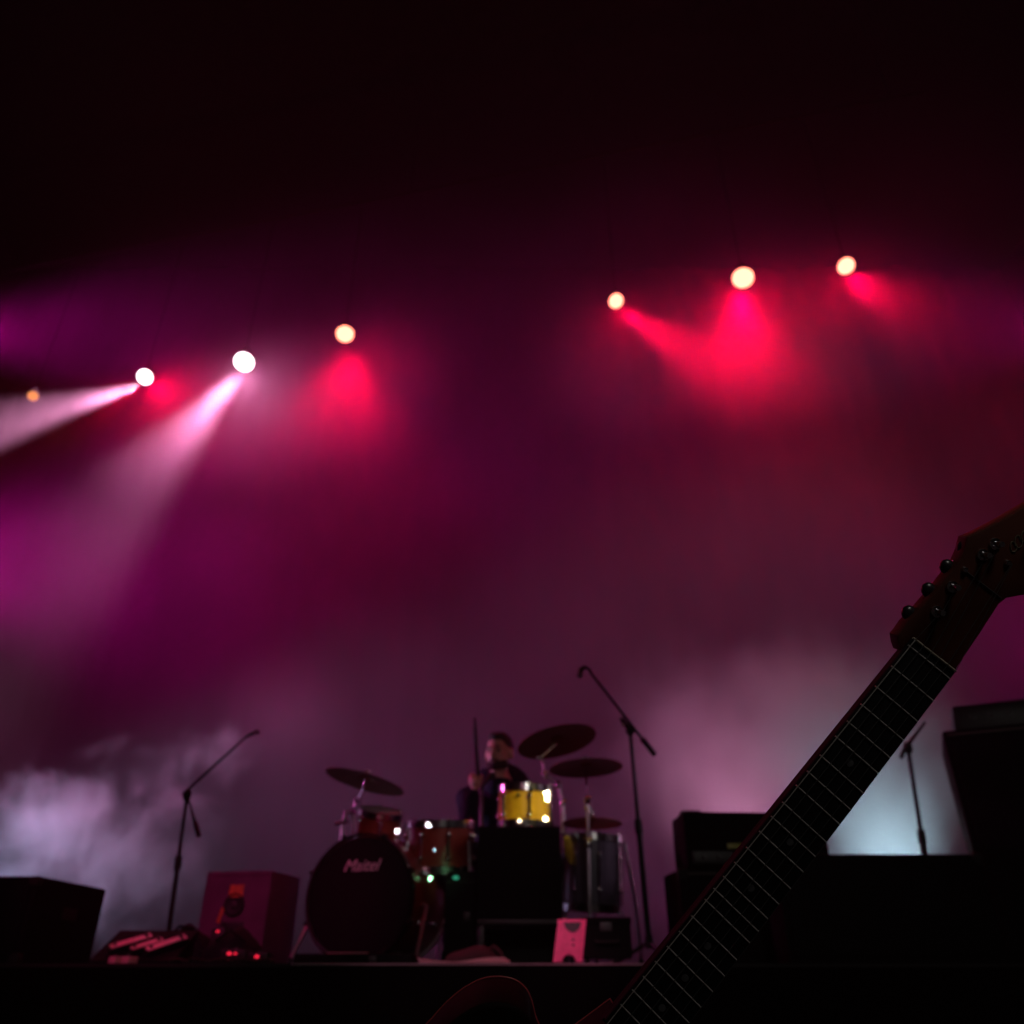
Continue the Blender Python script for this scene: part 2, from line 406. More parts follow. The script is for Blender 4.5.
def smoke(name, c, r, dens, scale, lo, hi, warp, label, seed=0, detail=4, soft=0.25):
    m = bpy.data.materials.new(name + '_volume'); m.use_nodes = True
    nt = m.node_tree; nt.nodes.clear()
    N = nt.nodes.new; L = nt.links.new
    tc = N('ShaderNodeTexCoord')
    mp = N('ShaderNodeMapping'); L(tc.outputs['Object'], mp.inputs['Vector'])
    mp.inputs['Location'].default_value = (seed * 3.1, seed * 1.7, seed * 2.3)
    n0 = N('ShaderNodeTexNoise'); n0.inputs['Scale'].default_value = scale * .6; n0.inputs['Detail'].default_value = 2
    L(mp.outputs[0], n0.inputs['Vector'])
    sub = N('ShaderNodeVectorMath'); sub.operation = 'SUBTRACT'; L(n0.outputs['Color'], sub.inputs[0]); sub.inputs[1].default_value = (.5, .5, .5)
    sc = N('ShaderNodeVectorMath'); sc.operation = 'SCALE'; L(sub.outputs[0], sc.inputs[0]); sc.inputs['Scale'].default_value = warp
    ad = N('ShaderNodeVectorMath'); ad.operation = 'ADD'; L(mp.outputs[0], ad.inputs[0]); L(sc.outputs[0], ad.inputs[1])
    n1 = N('ShaderNodeTexNoise'); n1.inputs['Scale'].default_value = scale; n1.inputs['Detail'].default_value = detail; n1.inputs['Roughness'].default_value = .55
    L(ad.outputs[0], n1.inputs['Vector'])
    # radial falloff inside the puff (object space scaled to a unit ball)
    dv = N('ShaderNodeVectorMath'); dv.operation = 'DIVIDE'; L(tc.outputs['Object'], dv.inputs[0]); dv.inputs[1].default_value = r
    ln = N('ShaderNodeVectorMath'); ln.operation = 'LENGTH'; L(dv.outputs[0], ln.inputs[0])
    fo = N('ShaderNodeMapRange'); fo.interpolation_type = 'SMOOTHSTEP'
    L(ln.outputs['Value'], fo.inputs['Value'])
    fo.inputs['From Min'].default_value = soft; fo.inputs['From Max'].default_value = 1.0
    fo.inputs['To Min'].default_value = 1.0; fo.inputs['To Max'].default_value = 0.0
    ml = N('ShaderNodeMath'); ml.operation = 'MULTIPLY_ADD'
    # noise + (falloff - 1) * 0.6 : the edges break up into wisps
    f1 = N('ShaderNodeMath'); f1.operation = 'MULTIPLY_ADD'; L(fo.outputs[0], f1.inputs[0]); f1.inputs[1].default_value = .62; f1.inputs[2].default_value = -.42
    sm = N('ShaderNodeMath'); sm.operation = 'ADD'; L(n1.outputs['Fac'], sm.inputs[0]); L(f1.outputs[0], sm.inputs[1])
    mr = N('ShaderNodeMapRange'); mr.interpolation_type = 'SMOOTHSTEP'; L(sm.outputs[0], mr.inputs['Value'])
    mr.inputs['From Min'].default_value = lo; mr.inputs['From Max'].default_value = hi
    mr.inputs['To Min'].default_value = 0; mr.inputs['To Max'].default_value = dens
    L(mr.outputs[0], ml.inputs[0]); L(fo.outputs[0], ml.inputs[1]); ml.inputs[2].default_value = 0
    vs = N('ShaderNodeVolumeScatter'); vs.inputs['Anisotropy'].default_value = 0.2
    vs.inputs['Color'].default_value = (.95, .95, .95, 1)
    L(ml.outputs[0], vs.inputs['Density'])
    o = N('ShaderNodeOutputMaterial'); L(vs.outputs[0], o.inputs['Volume'])
    nt.nodes.remove(ml) if False else None
    b = MB(); b.sphere((0, 0, 0), r, seg=24)
    ob = b.build(name, m, None); ob.location = c
    tag(ob, label, 'smoke', None, 'stuff')
    return ob

smoke('smoke', at(75, 850, 6.5), (2.5, 0.7, 1.75), 1.3, 2.5, .49, .80, .6, 'pale curling smoke rolling over the stage behind the tilted black box', 1, 5, 0.05)
smoke('smoke', at(212, 752, 6.0), (.78, .4, .62), 1.5, 3.2, .46, .82, .5, 'thin pale wisp curling upward behind the leaning microphone stand', 3, 4, 0.0)
smoke('smoke', at(805, 800, 5.85), (2.5, .62, 2.6), 2.5, .9, .20, .80, .6, 'pale mist glowing behind the amplifiers', 4, 4, 0.0)

def stage_haze():
    """haze filling the back of the stage: thin towards the roof, density added by the lamps to shape their glow"""
    bd_ = (p1 - p0); bd_.z = 0; bd_.normalize()
    nb_ = V((-bd_.y, bd_.x, 0))
    f = lambda x: (p0 + nb_ * .09).y + (x - (p0 + nb_ * .09).x) * bd_.y / bd_.x
    zt = 9.6
    fp = [(-7.8, f(-7.8)), (7.8, f(7.8)), (7.8, YB - .12), (-7.8, YB - .12)]
    mb = MB().prism(fp, ST + .01, zt)
    m = bpy.data.materials.new('haze_volume'); m.use_nodes = True
    nt = m.node_tree; nt.nodes.clear(); N = nt.nodes.new; L = nt.links.new
    tc = N('ShaderNodeTexCoord'); sx = N('ShaderNodeSeparateXYZ'); L(tc.outputs['Object'], sx.inputs[0])
    def rng(sock, a, b, c, d):
        n = N('ShaderNodeMapRange'); n.interpolation_type = 'SMOOTHSTEP'; L(sock, n.inputs['Value'])
        for k, v in (('From Min', a), ('From Max', b), ('To Min', c), ('To Max', d)): n.inputs[k].default_value = v
        return n.outputs[0]
    def mth(op, a, b):
        n = N('ShaderNodeMath'); n.operation = op
        for i, v in enumerate((a, b)):
            if isinstance(v, (int, float)): n.inputs[i].default_value = v
            else: L(v, n.inputs[i])
        return n.outputs[0]
    nz = N('ShaderNodeTexNoise'); nz.inputs['Scale'].default_value = .55; nz.inputs['Detail'].default_value = 2
    L(tc.outputs['Object'], nz.inputs['Vector'])
    dens = mth('MULTIPLY', rng(sx.outputs['Z'], 6.0, zt + .3, .045, 0.0), rng(nz.outputs['Fac'], .25, .75, .6, 1.4))
    for (px, py, rp, lm, aim, beams, glow, thick, label), p in zip(lamps, pts):
        if not thick: continue
        dn = N('ShaderNodeVectorMath'); dn.operation = 'DISTANCE'; L(tc.outputs['Object'], dn.inputs[0])
        dn.inputs[1].default_value = p + nb_ * .42 + V((0, 0, -.24))
        dens = mth('ADD', dens, rng(dn.outputs['Value'], 0.0, 1.25, thick, 0.0))  # extra density added to strengthen the glow near this lamp
    dn = N('ShaderNodeVectorMath'); dn.operation = 'DISTANCE'; L(tc.outputs['Object'], dn.inputs[0])
    dn.inputs[1].default_value = at(285, 712, 7.6)
    dens = mth('ADD', dens, rng(dn.outputs['Value'], 0.0, .8, .16, 0.0))  # extra density added for a patch of red glow
    vs = N('ShaderNodeVolumeScatter'); vs.inputs['Anisotropy'].default_value = 0.2
    vs.inputs['Color'].default_value = (.97, .97, .97, 1)
    L(dens, vs.inputs['Density'])
    o = N('ShaderNodeOutputMaterial'); L(vs.outputs[0], o.inputs['Volume'])
    m.cycles.volume_step_rate = .5
    ob = mb.build('haze', m, None, 0)
    tag(ob, 'magenta haze hanging behind the band and the stage lamps', 'haze', None, 'stuff')
stage_haze()

# ------------------------------------------------------------ stage boxes
def yawbox_root(name, px, Y, label, cat, yaw, group=None):
    p = at(px, 960, Y); p.z = ST
    return thing(name, p, label, cat, group, RZ(yaw))

# black monitor, front left of the stage
q = at(40, 876, 3.80)
h = q.z - ST
wd, dp = .46, .66
r = thing('stage_monitor', V((q.x - wd / 2, q.y, ST)), 'black box-shaped monitor at the stage edge before the pale smoke', 'speaker')
MB().box((0, dp / 2, h / 2), (wd, dp, h), bev=.012).build('cabinet', 'tolex', r)
MB().box((0, -.004, h / 2), (wd - .05, .012, h - .05), bev=.004).build('grille', 'grille', r)
for sx in (-1, 1):
    for z in (.02, h - .02):
        MB().box((sx * (wd / 2 - .018), .012, z), (.045, .045, .04), bev=.01).build('corner_guard', 'rubber', r)
MB().box((wd / 2, dp / 2, h * .6), (.012, .14, .05), bev=.003).build('handle', 'rubber', r)

# reddish speaker box
YR = 4.5
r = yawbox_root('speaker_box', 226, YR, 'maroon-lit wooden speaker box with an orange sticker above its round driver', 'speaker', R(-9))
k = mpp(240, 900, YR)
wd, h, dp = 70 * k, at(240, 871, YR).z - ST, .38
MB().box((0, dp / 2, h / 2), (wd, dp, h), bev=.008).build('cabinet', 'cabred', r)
zz = lambda py: at(240, py, YR).z - ST
MB().box((.0 * k, -.003, zz(891)), (15 * k, .006, 10 * 1.15 * k), bev=.001).build('sticker', 'orange', r)
dr = MB().lathe((0 * k, 0, zz(905)), (0, -1, 0), [(0, .003), (.012, .012), (.018, .004), (9.0 * k, .006), (10 * k, .014), (10.6 * k, .01), (10.6 * k, -.002)], 32).build('driver', 'cone', r)
MB().lathe((0 * k, -.006, zz(905)), (0, -1, 0), [(0, .014), (.5 * 9 * k * .6, .01), (9 * k * .4, 0)], 20).build('dust_cap', 'metal_grey', dr)
MB().box((1 * k, -.002, zz(927)), (24 * k, .006, 9 * k), bev=.0015).build('bass_port', 'cone', r)
MB().box((-13 * k, -.002, zz(915)), (3.5 * k, .005, 14 * k), RY(R(14)), bev=.001).build('tape_strip', 'orange', r)
MB().box((0, -.002, zz(875)), (wd - .02, .004, .006)).build('edge_strip', 'cabred', r)

# amplifier head on its cabinet
YA = 4.0
k = mpp(740, 850, YA)
xl = at(672, 870, YA)
r = yawbox_root('amplifier_cabinet', 770, YA, 'dark speaker cabinet carrying the amplifier head behind the guitar neck', 'speaker', R(2))
wA = 158 * k
hA = at(745, 869, YA).z - ST
MB().box((0, .17, hA / 2), (wA, .34, hA), bev=.012).build('cabinet', 'tolex', r)
MB().box((0.004, -.003, hA / 2 - .01), (wA - .07, .012, hA - .10), bev=.004).build('grille', 'grille', r)
for sx in (-1, 1): MB().box((sx * (wA / 2 - .02), .012, hA - .022), (.05, .04, .05), bev=.012).build('corner_guard', 'rubber', r)
MB().box((0, -.002, hA - .02), (wA - .02, .008, .007)).build('edge_piping', 'piping', r)
p = at(762, 870, YA); p.z = ST + hA
r2 = thing('guitar_amplifier', p, 'dark amplifier head with a small yellow plate, on the cabinet behind the neck', 'amplifier', None, RZ(R(2)))
hh = at(745, 812, YA).z - ST - hA
wH = 146 * k
MB().box((0, .15, hh / 2 + .004), (wH, .26, hh), bev=.02).build('cabinet', 'tolex', r2)
MB().box((0, .02, hh * .62), (wH - .06, .012, hh * .55), bev=.004).build('front_cloth', 'grille', r2)
MB().box((0, .016, hh * .2), (wH - .06, .016, hh * .22), bev=.003).build('control_panel', 'metal_black', r2)
for i in range(8):
    MB().lathe((-wH * .38 + i * wH * .1, .008, hh * .2), (0, -1, 0), [(0, .014), (.009, .014), (.011, 0)], 14).build('knob', 'metal_grey', r2)
MB().box((at(735, 846, YA).x - p.x, .006, at(735, 846, YA).z - p.z), (15 * k, .006, 5 * k), bev=.001).build('name_plate', 'plate', r2)
MB().tube([(-.32, .15, hh), (-.31, .15, hh + .02), (-.22, .15, hh + .02), (-.21, .15, hh)], .010, 8).build('handle', 'rubber', r2)

# long dark case at the front right
YC = 3.60
k = mpp(890, 900, YC)
r = yawbox_root('amplifier_case', 899, YC, 'long low black cabinet in front of the glowing mist', 'cabinet', R(-1))
hC = at(890, 854, YC).z - ST
wC = 210 * k
MB().box((0, .11, hC / 2), (wC, .22, hC), bev=.012).build('cabinet', 'tolex', r)
MB().box((0, -.003, hC / 2), (wC - .05, .01, hC - .05), bev=.004).build('grille', 'grille', r)
for sx in (-1, 1):
    MB().box((sx * (wC / 2 - .016), .012, hC - .018), (.04, .04, .044), bev=.01).build('corner_guard', 'rubber', r)
    MB().box((sx * wC / 2, .11, hC * .6), (.012, .12, .05), bev=.004).build('handle', 'rubber', r)

# tall loudspeaker far right, with a box lying on it
YP = 3.98
q = at(941.5, 731, YP)
hP = q.z - ST
YAW = R(-25)
r = thing('loudspeaker', V((q.x, q.y, ST)), 'tall black loudspeaker at the right edge, taller than the cabinet beside it', 'speaker', None, RZ(YAW))
MB().box((.27, .25, hP / 2), (.54, .5, hP), bev=.014).build('cabinet', 'tolex', r)
MB().box((.27, -.003, hP / 2 - .01), (.48, .014, hP - .1), bev=.005).build('grille', 'grille', r)
MB().box((.27, .004, hP - .022), (.50, .012, .012), bev=.003).build('badge_strip', 'piping', r)
MB().box((-.002, .25, hP * .72), (.01, .16, .06), bev=.004).build('handle', 'rubber', r)
p = r.matrix_world @ V((.295, .20, hP))
r3 = thing('rack_unit', p, 'flat dark rack unit lying on top of the tall loudspeaker', 'equipment', None, RZ(YAW))
hR = at(985, 717, YP + .2).z - p.z - .004
MB().box((0, 0, hR / 2 + .004), (.47, .34, hR), bev=.012, taper=(.93, .95)).build('chassis', 'metal_black', r3)
MB().box((0, -.168, hR * .5), (.42, .008, hR * .6), bev=.002).build('face_plate', 'metal_black', r3)
for i in range(3): MB().lathe((-.14 + i * .08, -.172, hR * .5), (0, -1, 0), [(0, .012), (.011, .012), (.013, 0)], 14).build('knob', 'metal_black', r3)
MB().tube([(-.05, 0, hR), (-.04, 0, hR + .022), (.06, 0, hR + .022), (.07, 0, hR)], .008, 8).build('handle', 'rubber', r3)

# ------------------------------------------------------------ mic stands
def tripod(root, Lc, base, rr=.16, m='metal_black', hub=.10, yaw=0):
    b = Lc(base)
    MB().lathe(b + V((0, 0, hub)), (0, 0, 1), [(0, -.03), (.018, -.03), (.022, 0), (.018, .03), (0, .03)], 14).build('hub', m, root)
    for i in range(3):
        a = yaw + i * 2 * pi / 3
        MB().tube([b + V((0, 0, hub)), b + V((rr * cos(a), rr * sin(a), .012))], .0085, 8).build('leg', m, root)
        MB().sphere(b + V((rr * cos(a), rr * sin(a), .0125)), .012, seg=10).build('foot', 'rubber', root)

def micstand(label, base_px, top_px, Y, Ytop=None, pole_r=.011, m='metal_black', yaw=.95):
    Ytop = Ytop or Y
    b = at(base_px, 955, Y); b.z = ST
    t = thing('microphone_stand', b, label, 'microphone stand')
    Lc = local(t)
    top = Lc(at(*top_px, Ytop))
    mid = top * .52 + V((0, 0, .10)) * .48
    MB().tube([V((0, 0, .08)), mid], pole_r * 1.35, 12).build('lower_tube', m, t)
    MB().tube([mid - (top - mid) * .06, top], pole_r, 12).build('upper_tube', m, t)
    d = (top - mid).normalized()
    MB().tube([mid - d * .035, mid + d * .035], pole_r * 1.9, 12).build('collar', m, t)
    tripod(t, Lc, b, m=m, yaw=yaw)
    return t, Lc, top

# overhead boom beside the drums
t, Lc, top = micstand('tall boom microphone stand between the drums and the amplifier', 650, (630, 730), 4.55, 4.42)
MB().sphere(top, (.026, .022, .032), seg=14).build('clutch', 'metal_black', t)
e0, e1 = Lc(at(654, 754, 4.55)), Lc(at(598, 682, 4.12))
MB().tube([e0, e1, Lc(at(592, 675, 4.08))], [.0085, .0075, .006], 10).build('boom_arm', 'metal_black', t)
d = (e1 - e0).normalized()
MB().tube([e0, e0 + d * .13], .016, 12).build('counterweight', 'metal_black', t)
MB().tube([top - d * -.02, top + d * .10], .013, 12).build('boom_sleeve', 'metal_black', t)
MB().lathe(Lc(at(623.5, 724, 4.34)), (0, -1, .4), [(0, .012), (.010, .010), (.012, 0), (.010, -.012), (0, -.012)], 12).build('clutch_screw', 'chrome', t)
mc = thing('microphone', at(592, 675, 4.08), 'overhead microphone hooked at the tip of the tall boom', 'microphone')
Lm = local(mc)
q = [V((0, 0, 0)), Lm(at(589, 669, 4.06)), Lm(at(584, 667, 4.05)), Lm(at(580.5, 670, 4.04)), Lm(at(580, 675, 4.03))]
MB().tube(q[:3] , [.007, .008, .010], 10).build('clip', 'metal_black', mc)
MB().tube(q[2:], [.011, .013, .014], 12).build('body', 'metal_black', mc)
MB().sphere(q[-1], .017, seg=12).build('grille', 'metal_grey', mc)

# left boom stand in the smoke
t, Lc, top = micstand('leaning boom microphone stand in the smoke beside the maroon-lit speaker box', 165, (187, 795), 4.75, 4.72, .010)
MB().sphere(top, (.024, .022, .034), seg=14).build('clutch', 'metal_black', t)
e0, e1 = Lc(at(183, 794, 4.75)), Lc(at(246, 737, 4.5))
MB().tube([e0, e1], [.009, .006], 10).build('boom_arm', 'metal_black', t)
e2 = Lc(at(199, 836, 4.66))
dd = (e2 - top)
MB().tube([top, top + dd * .45, e2 - dd * .2, e2], [.006, .007, .014, .013], 12).build('counterweight', 'metal_black', t)
mc = thing('microphone', at(246, 737, 4.5), 'thin dark microphone at the end of the boom in the smoke', 'microphone')
Lm = local(mc)
MB().tube([V((0, 0, 0)), Lm(at(254, 733, 4.47))], [.008, .010], 10).build('body', 'metal_black', mc)
MB().sphere(Lm(at(257, 732, 4.46)), (.016, .014, .014), seg=12).build('grille', 'metal_grey', mc)

# stand behind the long cabinet
t, Lc, top = micstand('straight microphone stand in the bright mist behind the long black cabinet', 941, (908, 748), 4.6, 4.5, .011)
MB().sphere(top, (.026, .022, .036), seg=14).build('clutch', 'metal_black', t)
MB().tube([Lc(at(901, 758, 4.5)), Lc(at(905, 748, 4.5)), Lc(at(914, 737, 4.48)), Lc(at(925, 722, 4.46))], [.012, .012, .009, .007], 10).build('boom_arm', 'metal_black', t)

# ------------------------------------------------------------- drum kit
def drum(name, c, axis, rad, depth, shell, label, cat='drum', group='drums of the kit', nl=6, hoop='chrome', headm='drumhead_white', lugs=True, phase=0.0):
    """c: centre of the front/top head; the axis points out of it"""
    t = thing(name, c, label, cat, group)
    ax = V(axis).normalized(); x, y, d = basis(ax)
    MB().lathe((0, 0, 0), ax, [(rad * .97, -.012), (rad, -.012), (rad, -depth + .012), (rad * .97, -depth + .012)], 48, True).build('shell', shell, t)
    for nm, h0 in (('batter', 0.0), ('resonant', -depth)):
        MB().lathe((0, 0, 0), ax, [(0, h0 + .003), (rad * .9, h0 + .002), (rad * .985, h0 - .001), (rad * .985, h0 - .004), (0, h0 - .003)], 48).build(nm + '_head', headm, t)
        s = 1 if h0 == 0 else -1
        MB().lathe((0, 0, 0), ax, [(rad * 1.005, h0 + s * .010), (rad * 1.05, h0 + s * .012), (rad * 1.055, h0 - s * .024), (rad * 1.02, h0 - s * .026), (rad * 1.012, h0)], 48, True).build('hoop', hoop, t)
    if lugs:
        for i in range(nl):
            a = phase + 2 * pi * i / nl
            rv = x * cos(a) + y * sin(a)
            lg = MB()
            for h0 in (-depth * .26, -depth * .74):
                lg.sphere(rv * (rad + .010) + ax * h0, .014, seg=12)
            lg.tube([rv * (rad + .008) + ax * (-depth * .26), rv * (rad + .008) + ax * (-depth * .74)], .008, 8)
            l = lg.build('lug', 'chrome', t)
            rd = MB()
            rd.tube([rv * (rad * 1.035 + .006) + ax * .016, rv * (rad * 1.035 + .006) + ax * (-depth - .016)], .0035, 6)
            for h0 in (.012, -depth - .012): rd.sphere(rv * (rad * 1.035 + .006) + ax * h0, .0075, seg=10)
            rd.build('tension_rod', 'chrome', l)
    return t

# bass drum: front head towards the house, turned a little to the left
YD = 4.35
rB = .278
cB = at(358, 905, YD); cB.z = ST + rB + .012
axB = V((-.34, -1, .0)).normalized()
depB = .46
bd = drum('bass_drum', cB, axB, rB, depB, 'shell_red', 'big bass drum with black front head bearing a white script name', 'drum', None, 8, 'hoop_black', 'drumhead', False)
for o in list(bd.children):
    if o.name.startswith('hoop'):
        pass
# back hoop is lacquered
hoops = [o for o in bd.children if o.name.split('.')[0] == 'hoop']
hoops[-1].data.materials[0] = M['hoop_wood']; hoops[-1]['label'] = 'pale lacquered rear hoop'
x, y, d = basis(axB)
for i in range(8):
    a = 2 * pi * (i + .5) / 8
    rv = x * cos(a) + y * sin(a)
    for h0, s in ((0, 1), (-depB, -1)):
        cl = MB().box(rv * (rB * 1.06 + .004) + axB * (h0 - s * .008), (.018, .018, .05), Matrix((x * cos(a) + y * sin(a), y * cos(a) - x * sin(a), axB)).transposed(), bev=.004)
        cl.build('claw_hook', 'metal_black' if s == 1 else 'chrome', bd)
    lg = MB(); 
    for h0 in (-depB * .3, -depB * .7): lg.sphere(rv * (rB + .012) + axB * h0, .015, seg=12)
    lg.tube([rv * (rB + .01) - axB * depB * .3, rv * (rB + .01) - axB * depB * .7], .007, 8)
    lg.build('lug', 'chrome', bd)
for sx in (-1, 1):
    rv = (x if x.x > 0 else -x) * sx
    a0 = rv * rB * .96 - axB * .17 + V((0, 0, -.03))
    a1 = rv * (rB + .03) + axB * -.13 + V((0, 0, -.04))
    a2 = rv * (rB + .055) + axB * .02; a2.z = -(cB.z - ST) + .016
    sp = MB().tube([a0, a1, a2], [.013, .012, .009], 10).build('spur', 'chrome_dull', bd)
    MB().sphere(a2 + V((0, 0, 0)), .015, seg=10).build('spur_tip', 'rubber', sp)
# logo
def text_mesh(txt, size, shear, ext):
    cu = bpy.data.curves.new('t', 'FONT'); cu.body = txt; cu.size = size; cu.shear = shear; cu.extrude = ext
    cu.align_x = 'CENTER'; cu.align_y = 'CENTER'
    o = bpy.data.objects.new('t', cu); C.objects.link(o)
    bpy.context.view_layer.update()
    me = bpy.data.meshes.new_from_object(o.evaluated_get(bpy.context.evaluated_depsgraph_get()))
    bpy.data.objects.remove(o); bpy.data.curves.remove(cu)
    return me
me = text_mesh('Maitel', .078, .38, .0015)
me.materials.clear(); me.materials.append(M['logo'])
lo = bpy.data.objects.new('logo', me); C.objects.link(lo); lo.parent = bd
xr = V((0, 0, 1)).cross(-axB).normalized() * -1
xr = V((-axB.y, axB.x, 0)).normalized()
if xr.x < 0: xr = -xr
zl = at(362, 866, YD).z - cB.z
lo.matrix_local = Matrix.Translation(axB * .0055 + V((0, 0, zl)) + xr * .0) @ Matrix((xr, V((0, 0, 1)), axB)).transposed().to_4x4() @ Matrix.Diagonal((1.02, 1.0, 1, 1))
lo['label'] = 'white script name on the front head'

# rack tom behind the bass drum (left of the kit)
c = at(381, 812, 4.96)
rt = drum('rack_tom', c, (.15, -.30, .95), .125, .17, 'shell_red', 'small dark tom perched behind the top of the bass drum', nl=6, phase=.3)
# floor tom between bass drum and black box
YT = 4.62
k = mpp(440, 845, YT)
c = at(440.5, 824, YT)
ft = drum('floor_tom', c, (.0, -.10, 1), 33 * k, .235, 'shell_red', 'dark red tom with chrome hoops between the bass drum and the black box', nl=8, phase=.32)
Lf = local(ft)
for a in (-2.5, -.62, 1.6):
    rr = 33 * k + .02
    pA = V((rr * cos(a), rr * sin(a), -.10)); pB = V((rr * cos(a) * 1.06, rr * sin(a) * 1.06, ST - c.z + .014))
    lg = MB().tube([pA, V((pB.x, pB.y, pA.z - .12)), pB], .007, 8).build('leg', 'chrome_dull', ft)
    MB().sphere(pB, .013, seg=10).build('rubber_foot', 'rubber', lg)
b = at(459.5, 955, 4.46); b.z = ST
kc = mpp(456, 910, 4.5)
hc_ = at(456, 872, 4.5).z - ST
uc = thing('dark_filler_box', b, 'small black filler box with a painted green glint, darkening the gap under the tom', 'case')
MB().box((0, .08, hc_ / 2), (32 * kc, .16, hc_), bev=.006).build('body', 'grille', uc)  # box added to darken the gap where lit haze would show
MB().box((0, .08, hc_ - .05), (32.6 * kc, .164, .006)).build('lid_seam', 'rubber', uc)
MB().sphere((-6 * kc, -.001, hc_ - 6 * kc), (.017, .004, .010), seg=12).build('glow_dot', 'green_glint', uc)  # glowing dot painted in for a green glint
MB().box((.03, -.003, hc_ * .5), (.03, .008, .04), bev=.002).build('latch', 'metal_black', uc)
# tom whose amber colour carries yellow light
YY = 4.62
k = mpp(525, 805, YY)
c = at(524.5, 789, YY)
am = drum('mounted_tom', c, (.02, -.05, 1), 25.5 * k, .195, 'shell_yellow_lit', 'small bright tom coloured amber for yellow light, with chrome fittings above the black box', nl=6, phase=.18)
MB().tube([V((0, .11, -.19)), V((0, .11, ST - c.z + .05))], .012, 10).build('mount_post', 'chrome_dull', am)
MB().lathe((0, .11, ST - c.z), (0, 0, 1), [(0, .05), (.03, .05), (.07, .012), (.07, 0), (0, 0)], 24).build('mount_base', 'metal_black', am)
for (ax_, az) in ((-.25, -.055), (.25, -.03)):
    rr = 25.5 * k
    MB().sphere((rr * ax_, -rr * math.sqrt(1 - ax_ ** 2) - .004, az), (.012, .006, .009), seg=10).build('vent_badge', 'metal_black', am)
# floor tom on the right
YF = 4.78
k = mpp(596, 880, YF)
c = at(592, 838, YF)
gt = drum('floor_tom', c, (.05, -.04, 1), 29 * k, .36, 'shell_grey', 'grey floor tom behind the chrome poles under the low cymbal', nl=8, phase=.15)
for a in (-2.6, -.35, 1.5):
    rr = 29 * k + .022
    pA = V((rr * cos(a), rr * sin(a), -.03)); pB = V((rr * cos(a) * 1.28, rr * sin(a) * 1.2, ST - c.z + .014))
    lg = MB().tube([pA, V((rr * cos(a) * 1.22, rr * sin(a) * 1.15, -.30)), pB], .0095, 8).build('leg', 'chrome', gt)
    MB().sphere(pB, .014, seg=10).build('rubber_foot', 'rubber', lg)

# cymbals
def cymbal(c, rad, tx, ty, label, bell=True):
    t = thing('cymbal', c, label, 'cymbal', 'cymbals of the kit', RY(ty) @ RX(tx))
    br = rad * .2
    MB().lathe((0, 0, 0), (0, 0, 1), [(br, 0), (rad * .5, -.008), (rad * .95, -.022), (rad, -.024), (rad, -.0255), (rad * .95, -.0237), (rad * .5, -.010), (br, -.002)], 56, True).build('bow', 'brass', t, 50)
    MB().lathe((0, 0, 0), (0, 0, 1), [(.008, rad * .085), (br * .6, rad * .065), (br, 0), (br, -.002), (br * .6, rad * .065 - .002), (.008, rad * .085 - .002)], 32, True).build('bell', 'brass', t, 60)
    nut = MB().lathe((0, 0, rad * .085), (0, 0, 1), [(0, .02), (.008, .018), (.013, .006), (.013, 0), (0, -.004)], 14)
    nut.box((0, 0, rad * .085 + .02), (.034, .006, .012), bev=.002)
    nut.build('wing_nut', 'chrome', t)
    return t
def tilted_axis(tx, ty): return RY(ty) @ RX(tx) @ V((0, 0, 1))

def cymstand(label, Y, base_px, joints, cym, legs_yaw=0.3, tube=.0115, m='chrome_dull'):
    """joints: pixels from low to high, ending under the cymbal"""
    b = at(base_px, 955, Y); b.z = ST
    t = thing('cymbal_stand', b, label, 'cymbal stand', 'chrome cymbal stands of the kit')
    Lc = local(t)
    P = [Lc(at(*j)) for j in joints]
    tripod(t, Lc, b, .12, m, .12, legs_yaw)
    MB().tube([V((0, 0, .06)), P[0]], tube, 12).build('lower_tube', m, t)
    for i in range(len(P) - 1):
        MB().tube([P[i], P[i + 1]], tube * (.8 if i == 0 else .62), 10).build('boom_arm' if i else 'upper_tube', m, t)
    for i, q in enumerate(P[:-1]):
        MB().sphere(q, (.019, .019, .024), seg=12).build('joint', 'chrome', t)
        MB().tube([q + V((-.0, -.018, 0)), q + V((.02, -.035, .012))], .0055, 8).build('wing_screw', 'chrome', t)
    return t

# the left crash
cL = at(366, 778, 5.04); aL = (R(-3.5), R(13))
cymbal(cL, .248, *aL, 'dark crash cymbal tilted above the bass drum')
e = cL - tilted_axis(*aL) * .035
b = at(353, 955, 4.78)
cs = cymstand('double-braced chrome cymbal stand behind the bass drum', 5.12, 353, [(353.5, 812, 5.12), (357, 801, 5.11), (363, 790, 5.06)], None)
Lc = local(cs)
q = Lc(e); q0 = Lc(at(363, 790, 5.06))
MB().tube([q0, q, q + tilted_axis(*aL) * .03], .005, 8).build('tilter_rod', 'chrome', cs)
MB().tube([Lc(at(341, 966, 5.12)), Lc(at(342.5, 822, 5.12)), Lc(at(346, 812, 5.12)), Lc(at(353, 812, 5.12))], .012, 10).build('side_tube', 'chrome_dull', cs)
MB().tube([Lc(at(335, 823.5, 5.11)), Lc(at(348, 822, 5.11))], .011, 10).build('side_clamp', 'chrome', cs)
